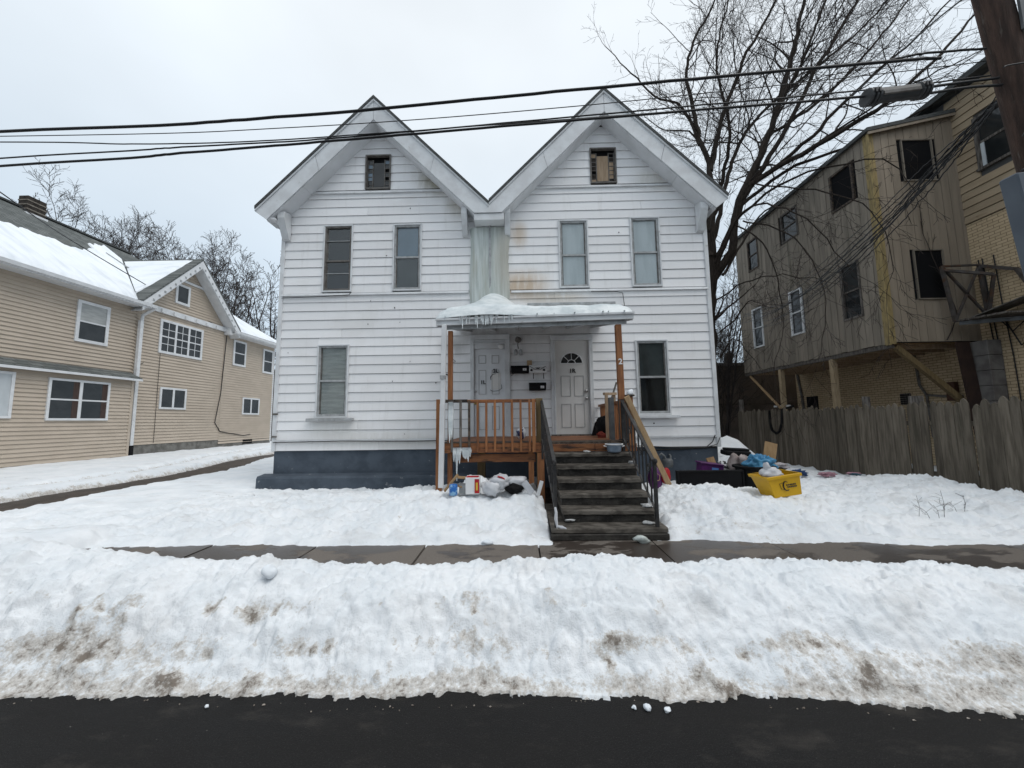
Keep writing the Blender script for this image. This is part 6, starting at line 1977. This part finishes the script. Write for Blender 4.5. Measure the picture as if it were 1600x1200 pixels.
bt.limb([(6.857, 13.000, 11.752), (6.473, 13.300, 13.513), (5.545, 13.600, 14.365), (5.141, 13.800, 15.131), (4.394, 14.000, 16.307), (3.817, 14.200, 17.281)], 0.061, 0.012, **KW)
bt.limb([(6.927, 13.000, 11.725), (6.610, 13.200, 12.441), (5.780, 13.500, 12.850), (5.127, 13.800, 13.731)], 0.036, 0.010, maxl=3, dens=1.0, rmin=0.004)
bt.limb([(6.761, 12.400, 6.723), (7.497, 12.600, 8.196), (8.686, 12.800, 10.468), (9.984, 13.000, 13.393), (11.059, 13.100, 15.317), (12.225, 13.200, 17.870), (13.008, 13.300, 19.972)], 0.106, 0.023, **KW)
bt.limb([(7.519, 11.800, 8.883), (8.808, 11.300, 10.947), (9.696, 11.100, 12.759), (10.361, 11.000, 13.767), (11.234, 10.900, 15.227), (12.147, 10.900, 17.076)], 0.085, 0.021, **KW)
bt.limb([(7.524, 11.900, 8.719), (8.886, 11.200, 9.609), (9.610, 10.700, 9.575), (10.775, 10.100, 9.871), (11.649, 9.400, 10.182), (12.325, 9.100, 10.423)], 0.065, 0.013, **KW)
bt.limb([(7.315, 11.900, 8.161), (7.824, 10.600, 8.522), (8.412, 9.600, 8.354), (9.241, 8.900, 8.030), (9.542, 8.700, 7.337)], 0.045, 0.010, maxl=3, dens=0.8, rmin=0.004, up=-0.02)
bt.limb([(6.637, 12.200, 6.417), (6.852, 10.800, 7.857), (7.139, 9.200, 6.901), (7.534, 8.800, 5.914), (7.982, 8.700, 5.133)], 0.040, 0.008, maxl=3, dens=0.9, rmin=0.004, up=-0.06)
bt.limb([(6.555, 12.000, 5.465), (6.660, 10.600, 5.576), (6.606, 9.000, 5.124), (7.520, 8.900, 4.903)], 0.028, 0.006, maxl=3, dens=1.0, rmin=0.004, up=-0.06)
bt.limb([(6.578, 12.200, 4.873), (7.419, 12.400, 5.581), (8.237, 12.600, 6.202)], 0.040, 0.012, maxl=4, dens=1.2, rmin=0.004, klen=0.9)
bt.limb([(6.864, 12.600, 7.739), (9.392, 14.000, 13.221), (14.325, 14.500, 17.608), (18.045, 14.800, 21.574)], 0.081, 0.024, maxl=4, dens=0.8, rmin=0.004)
bt.limb([(7.697, 11.700, 9.263), (9.023, 11.000, 10.145), (10.497, 10.500, 11.581), (12.062, 10.300, 12.910), (13.462, 10.200, 14.456)], 0.069, 0.018, **KW)
bt.limb([(8.681, 11.000, 9.618), (9.999, 10.400, 10.354), (11.544, 10.000, 11.157), (13.204, 9.800, 11.898)], 0.040, 0.012, **KW)
bt.limb([(8.389, 11.600, 10.916), (10.316, 11.500, 12.219), (12.569, 11.400, 14.618), (14.083, 11.400, 16.737)], 0.056, 0.017, **KW)
bt.limb([(6.698, 12.500, 5.627), (6.875, 13.000, 7.938), (7.834, 13.600, 10.272), (8.753, 14.200, 13.410), (8.683, 14.600, 17.010), (9.915, 14.800, 21.260)], 0.097, 0.021, **KW)
bt.limb([(6.822, 12.000, 6.332), (7.908, 12.600, 7.715), (9.193, 13.200, 9.223), (11.125, 13.600, 10.448)], 0.048, 0.017, maxl=3, dens=0.9, rmin=0.004)
bt.limb([(6.587, 12.000, 4.390), (6.777, 11.400, 4.648), (6.836, 10.800, 5.062), (6.288, 9.200, 4.378)], 0.025, 0.006, maxl=3, dens=1.3, rmin=0.004, up=-0.03, klen=0.7)
bt.limb([(7.336, 11.600, 7.991), (7.829, 10.400, 6.912), (7.895, 9.600, 5.515), (7.779, 9.300, 4.215), (7.433, 9.200, 3.057)], 0.025, 0.005, maxl=3, dens=1.2, rmin=0.0042, up=-0.08, klen=0.5)
bt.limb([(7.122, 11.600, 7.887), (7.484, 11.000, 6.928), (7.581, 10.600, 5.558), (7.456, 10.400, 4.175), (7.077, 10.300, 2.980)], 0.025, 0.005, maxl=3, dens=1.2, rmin=0.0042, up=-0.08, klen=0.5)
bt.limb([(7.568, 11.200, 8.931), (8.520, 9.800, 7.781), (8.881, 9.000, 6.740), (8.992, 8.700, 5.429), (8.738, 8.700, 4.488)], 0.025, 0.005, maxl=3, dens=1.1, rmin=0.0042, up=-0.07, klen=0.45)
bt.limb([(6.531, 12.000, 3.544), (6.636, 11.400, 4.043), (6.759, 11.000, 3.661), (6.916, 10.600, 2.933)], 0.023, 0.005, maxl=3, dens=1.6, rmin=0.0042, up=-0.03, klen=0.6)
bt.done((6.7, 12.5, 0.1), "large bare many stemmed tree rising behind the right gable", M['bark'], M['twig'])
# creeping vine stems on the annex
vn = Tree(12)
vn.limb([(10.75, 9.32, 3.5), (11.0, 9.30, 4.0), (10.95, 9.3, 4.5), (10.7, 9.3, 5.3), (10.5, 9.3, 6.0), (10.4, 9.3, 7.2)], 0.014, 0.006, maxl=2, dens=1.0, rmin=0.004, klen=0.35)
for o_ in (vn.trunk, vn.crown):
    o_.v = [(p[0], min(p[1], 9.33), p[2]) for p in o_.v]
vt = thing("vine", (10.75, 9.32, 3.5), "leafless vine climbing the tan front of the annex", "vine")
vn.trunk.build("stem", M['twig'], vt)
vn.crown.build("tendrils", M['twig'], vt)

G_T = "bare trees standing beyond the beige house"
BT = [((-40.5, 34, 0), 24.0, 0.30, 21, "broad bare tree beyond the beige house, tallest behind the ridge"), ((-34.0, 33, 0), 21.8, 0.26, 22, "rounded bare tree beyond the ridge of the beige house"),
      ((-25.4, 28, 0), 17.4, 0.22, 23, "slim bare tree just behind the side gable peak"), ((-20.8, 26, 0), 14.8, 0.19, 24, "upright forked bare tree above the snowy rear roof"),
      ((-18.0, 26.5, 0), 14.6, 0.18, 25, "bare tree half hidden by the left edge of the white house"), ((-44.0, 31, 0), 20.0, 0.24, 26, "bare tree behind the chimney at the far left"), ((-45.0, 36, 0), 24.5, 0.24, 27, "dense bare tree just right of the chimney"),
      ((-30.0, 34, 0), 20.0, 0.22, 28, "lower dense bare tree right of the rounded one"),
      ((-38.0, 38, 0), 24.0, 0.24, 29, "dark bare tree filling the middle of the row behind the ridge"), ((-27.6, 30, 0), 17.2, 0.2, 33, "bare tree beside the slim one, just left of the side gable")]
for (b, H_, r, sd_, lb) in BT:
    t_ = Tree(sd_)
    H_ *= 0.88
    B_ = Vector(b)
    n_ = 4 if H_ > 12 else 2
    t_.limb([B_, B_ + Vector((0.1, 0, H_ * 0.3)), B_ + Vector((-0.1, 0, H_ * 0.45))], r, r * 0.75, maxl=3, dens=0.35, kid_from=0.6, rmin=0.011, klen=1.0)
    for k in range(n_ + 3):
        a_ = 2 * math.pi * k / (n_ + 3) + t_.r.random()
        sp_ = t_.r.uniform(0.10, 0.24) * H_
        t_.limb([B_ + Vector((0, 0, H_ * t_.r.uniform(0.28, 0.42))), B_ + Vector((math.cos(a_) * sp_ * 0.6, math.sin(a_) * sp_ * 0.6, H_ * 0.62)), B_ + Vector((math.cos(a_) * sp_, math.sin(a_) * sp_, H_ * t_.r.uniform(0.78, 0.95)))],
                r * 0.42, r * 0.10, maxl=3, dens=1.25 if H_ > 14 else 1.0, kid_from=0.25, rmin=0.012, klen=0.46, up=0.04, spread=(0.5, 1.1))
    t_.done(b, lb, M['far_twig'], M['far_twig'], group=G_T)
for (b, H_, sd_, lb) in (((16.4, 30, 0), 13.5, 31, "scrubby bare tree seen in the gap behind the low building"), ((8.9, 16.3, 0), 8.0, 32, "thin bare sapling in the gap beside the white house")):
    t_ = Tree(sd_)
    B_ = Vector(b)
    for k in range(6):
        a_ = 2 * math.pi * k / 6 + t_.r.random()
        sp_ = 0.3 * H_ * t_.r.uniform(0.3, 1)
        t_.limb([B_, B_ + Vector((math.cos(a_) * sp_ * 0.4, math.sin(a_) * sp_ * 0.4, H_ * 0.5)), B_ + Vector((math.cos(a_) * sp_, math.sin(a_) * sp_, H_ * t_.r.uniform(0.75, 1)))], 0.055, 0.014, maxl=3, dens=1.0, kid_from=0.2, rmin=0.007, klen=0.5)
    t_.done(b, lb, M['far_twig'], M['far_twig'])
weed = thing("dry_weed", (5.5, 5.05, 0.25), "dry brown weed stalks poking out of the right snow heap", "weed")
wr = random.Random(9)
for k in range(7):
    p = Vector((5.15 + 0.12 * k, 5.05 + wr.uniform(-0.15, 0.15), 0.30))
    d = Vector((wr.uniform(-0.9, 0.9), wr.uniform(-0.3, 0.3), 0.8)).normalized()
    q = p + d * wr.uniform(0.15, 0.35)
    wd = MB()
    wd.tube([p, p.lerp(q, 0.5) + Vector((0.02, 0, 0.01)), q], [0.0032, 0.0026, 0.002], 4)
    for j in range(6):
        a_ = p.lerp(q, wr.uniform(0.3, 1))
        wd.tube([a_, a_ + Vector((wr.uniform(-0.1, 0.1), wr.uniform(-0.05, 0.05), wr.uniform(0.0, 0.08)))], 0.0017, 3)
    wd.build("stalk", M['twig'], weed)

# ------------------------------------------------------------------ utility pole and cables
up_ = thing("utility_pole", (5.07, 3.2, 0), "leaning rough wooden utility pole at the right edge of the street", "utility pole")
px = lambda z: 5.065 - 0.103 * z
MB().tube([(px(z), 3.2, z) for z in (0, 2, 4, 6, 8, 9.5)], [0.125, 0.12, 0.115, 0.11, 0.107, 0.105], 18).build("pole", M['pole'], up_, smooth=True)
for z, s_ in ((5.05, 0.0), (5.5, 0.1)):
    MB().box(px(z) - 0.0, px(z) + 0.15, 3.06, 3.08, z, z + 0.4).build("plate", M['galv'], up_)
MB().bar((px(2.7) - 0.21, 3.16, 2.68), (px(3.72) - 0.21, 3.16, 3.72), 0.28, 0.13, up=(0, 1, 0)).build("steel_box", M['box_blue'], up_, bevel=0.012)
for k in (-0.05, 0.05):
    MB().blob((px(3.72) - 0.21 + k, 3.12, 3.74), (0.012, 0.012, 0.014), 1, 0, 1, 6).build("bolt", M['iron'], up_)
MB().tube([(px(1.0) - 0.06, 3.08, 1.0), (px(2.5) - 0.06, 3.08, 2.5), (px(3.5) - 0.09, 3.08, 3.5), (px(3.9) - 0.08, 3.08, 3.9), (px(4.3) - 0.07, 3.09, 4.35)], 0.03, 7).build("conduit", M['galv'], up_, smooth=True)
MB().tube([(px(4.25) + 0.02, 3.02, 4.25), (px(4.27) - 0.16, 2.98, 4.27), (px(4.3) - 0.20, 3.05, 4.33)], 0.012, 5).build("hook", M['iron'], up_)
MB().bar((px(4.2) - 0.18, 3.1, 4.05), (px(4.4) - 0.02, 3.02, 4.35), 0.03, 0.02).build("bracket", M['iron'], up_)

G_W = "overhead cables strung along the street"


def cable(pts, r, label, m_='cable', wob=0.0, seed=0, n=7, group=G_W, name="overhead_cable"):
    P = [Vector(p) for p in pts]
    out = []
    rg = random.Random(seed)
    for i in range(len(P) - 1):
        p0, p1, p2, p3 = P[max(0, i - 1)], P[i], P[i + 1], P[min(len(P) - 1, i + 2)]
        for k in range(14):
            t = k / 14
            out.append(0.5 * ((2 * p1) + (p2 - p0) * t + (2 * p0 - 5 * p1 + 4 * p2 - p3) * t * t + (3 * p1 - p0 - 3 * p2 + p3) * t ** 3) + Vector((0, rg.gauss(0, wob), rg.gauss(0, wob))))
    out.append(P[-1])
    return single(MB().tube(out, r, n), name, M[m_], P[0], label, "cable", group, smooth=True)


cable([(-14.943, 3.200, 4.462), (-4.953, 3.200, 4.448), (-2.094, 3.200, 4.521), (0.575, 3.200, 4.707), (3.428, 3.200, 4.895), (3.955, 3.200, 4.916)], 0.0135, "thick topmost cable crossing above both gables", wob=0.0012)
cable([(3.428, 3.200, 4.895), (3.787, 3.200, 4.968), (4.373, 3.200, 5.000)], 0.010, "short cable tail from the topmost line to the pole", wob=0.001)
cable([(-15.461, 3.300, 4.674), (-5.101, 3.300, 4.482), (-2.154, 3.300, 4.490), (0.587, 3.300, 4.629), (3.522, 3.300, 4.877), (4.522, 3.300, 4.978)], 0.0042, "thin wire just below the topmost thick cable")
cable([(-14.833, 3.210, 4.088), (-8.840, 3.210, 4.415), (-4.954, 3.210, 4.344), (-3.569, 3.210, 4.285), (-2.273, 3.210, 4.287), (-0.031, 3.210, 4.390), (3.227, 3.210, 4.555)], 0.0055, "thin sagging wire that joins the lower bundle", wob=0.0006)
cable([(-14.795, 3.220, 3.890), (-4.948, 3.220, 4.187), (-3.079, 3.220, 4.252), (-1.728, 3.220, 4.299), (0.840, 3.220, 4.470), (3.244, 3.220, 4.635), (4.409, 3.220, 4.746)], 0.007, "middle twisted cable above the lowest line", wob=0.001)
cable([(-14.675, 3.200, 3.808), (-4.908, 3.200, 4.092), (-3.056, 3.200, 4.178), (-1.717, 3.200, 4.256), (0.833, 3.200, 4.413), (3.217, 3.200, 4.552)], 0.011, "lowest thick cable running into the splice case", wob=0.001)
cable([(3.775, 3.200, 4.624), (4.155, 3.200, 4.670), (4.447, 3.200, 4.699)], 0.012, "short upper cable from the splice case to the pole")
cable([(3.767, 3.200, 4.560), (4.148, 3.200, 4.612), (4.466, 3.200, 4.628)], 0.012, "lower short cable from the splice case to the pole")
cable([(4.226, 3.000, 4.608), (4.404, 3.000, 4.644), (5.499, 3.000, 4.777)], 0.006, "thin wire leaving the pole to the right")
cable([(4.841, 3.600, 6.071), (6.060, 5.000, 7.280), (7.699, 7.000, 8.849), (9.695, 10.000, 10.814)], 0.010, "straight cable dropping from the pole top through the tree", group="cables dropping from the pole to the back yards")
cable([(-14.785, 5.500, 9.910), (-13.708, 9.000, 7.828), (-15.171, 12.300, 7.775), (-14.929, 18.200, 6.349)], 0.016, "service wire dropping to the gable of the beige house", group="cables dropping from the pole to the back yards")
Pa, Pb = Vector((4.587, 3.250, 4.627)), Vector((8.676, 14.000, 5.208))
dr = random.Random(4)
for k in range(12):
    off = Vector((dr.uniform(-0.08, 0.08), dr.uniform(-0.05, 0.05), dr.uniform(-0.10, 0.10)))
    offb = Vector((dr.uniform(-0.35, 0.35), dr.uniform(-1.0, 0.5), dr.uniform(-0.6, 0.5)))
    sag = 0.50 + dr.uniform(-0.17, 0.17)
    pts = []
    for t in (0, 0.04, 0.1, 0.18, 0.3, 0.45, 0.65, 0.85, 1.0):
        p = Pa.lerp(Pb, t) + off * min(1, t * 6) * (1 - t) + offb * t
        p.z -= sag * 4 * t * (1 - t)
        pts.append(p + Vector((0, 0, dr.gauss(0, 0.02))))
    cable(pts, dr.uniform(0.005, 0.009), "drop cable in the slack bundle from the pole across the annex", wob=0.006, seed=k, n=5, group="slack bundle of drop cables across the annex", name="drop_cable")

sp_ = thing("splice_case", (3.498, 3.200, 4.575), "grey ribbed cable splice case hanging on the cables left of the pole", "splice case")
P0, P1 = Vector((3.228, 3.200, 4.539)), Vector((3.783, 3.200, 4.598))
dv = P1 - P0


def along(a, b, r, nm, m_='splice', n=14):
    return MB().tube([P0 + dv * a, P0 + dv * (a + 0.01), P0 + dv * (b - 0.01), P0 + dv * b], [r * 0.85, r, r, r * 0.85], n).build(nm, M[m_], sp_)


along(0.16, 0.85, 0.060, "body")
for a in (0.0, 0.07, 0.13):
    along(a, a + 0.052, 0.074, "rib")
for a in (0.83, 0.89, 0.95):
    along(a, a + 0.05, 0.072, "rib")
MB().bar(P0 + dv * 0.2 + Vector((0, -0.058, -0.02)), P0 + dv * 0.8 + Vector((0, -0.058, -0.02)), 0.02, 0.025).build("clamp_bar", M['alu_dark'], sp_)
for a in (0.05, 0.11, 0.87, 0.92):
    MB().bar(P0 + dv * a + Vector((0, -0.078, -0.015)), P0 + dv * a + Vector((0, -0.078, 0.025)), 0.014, 0.012).build("bolt", M['iron'], sp_)
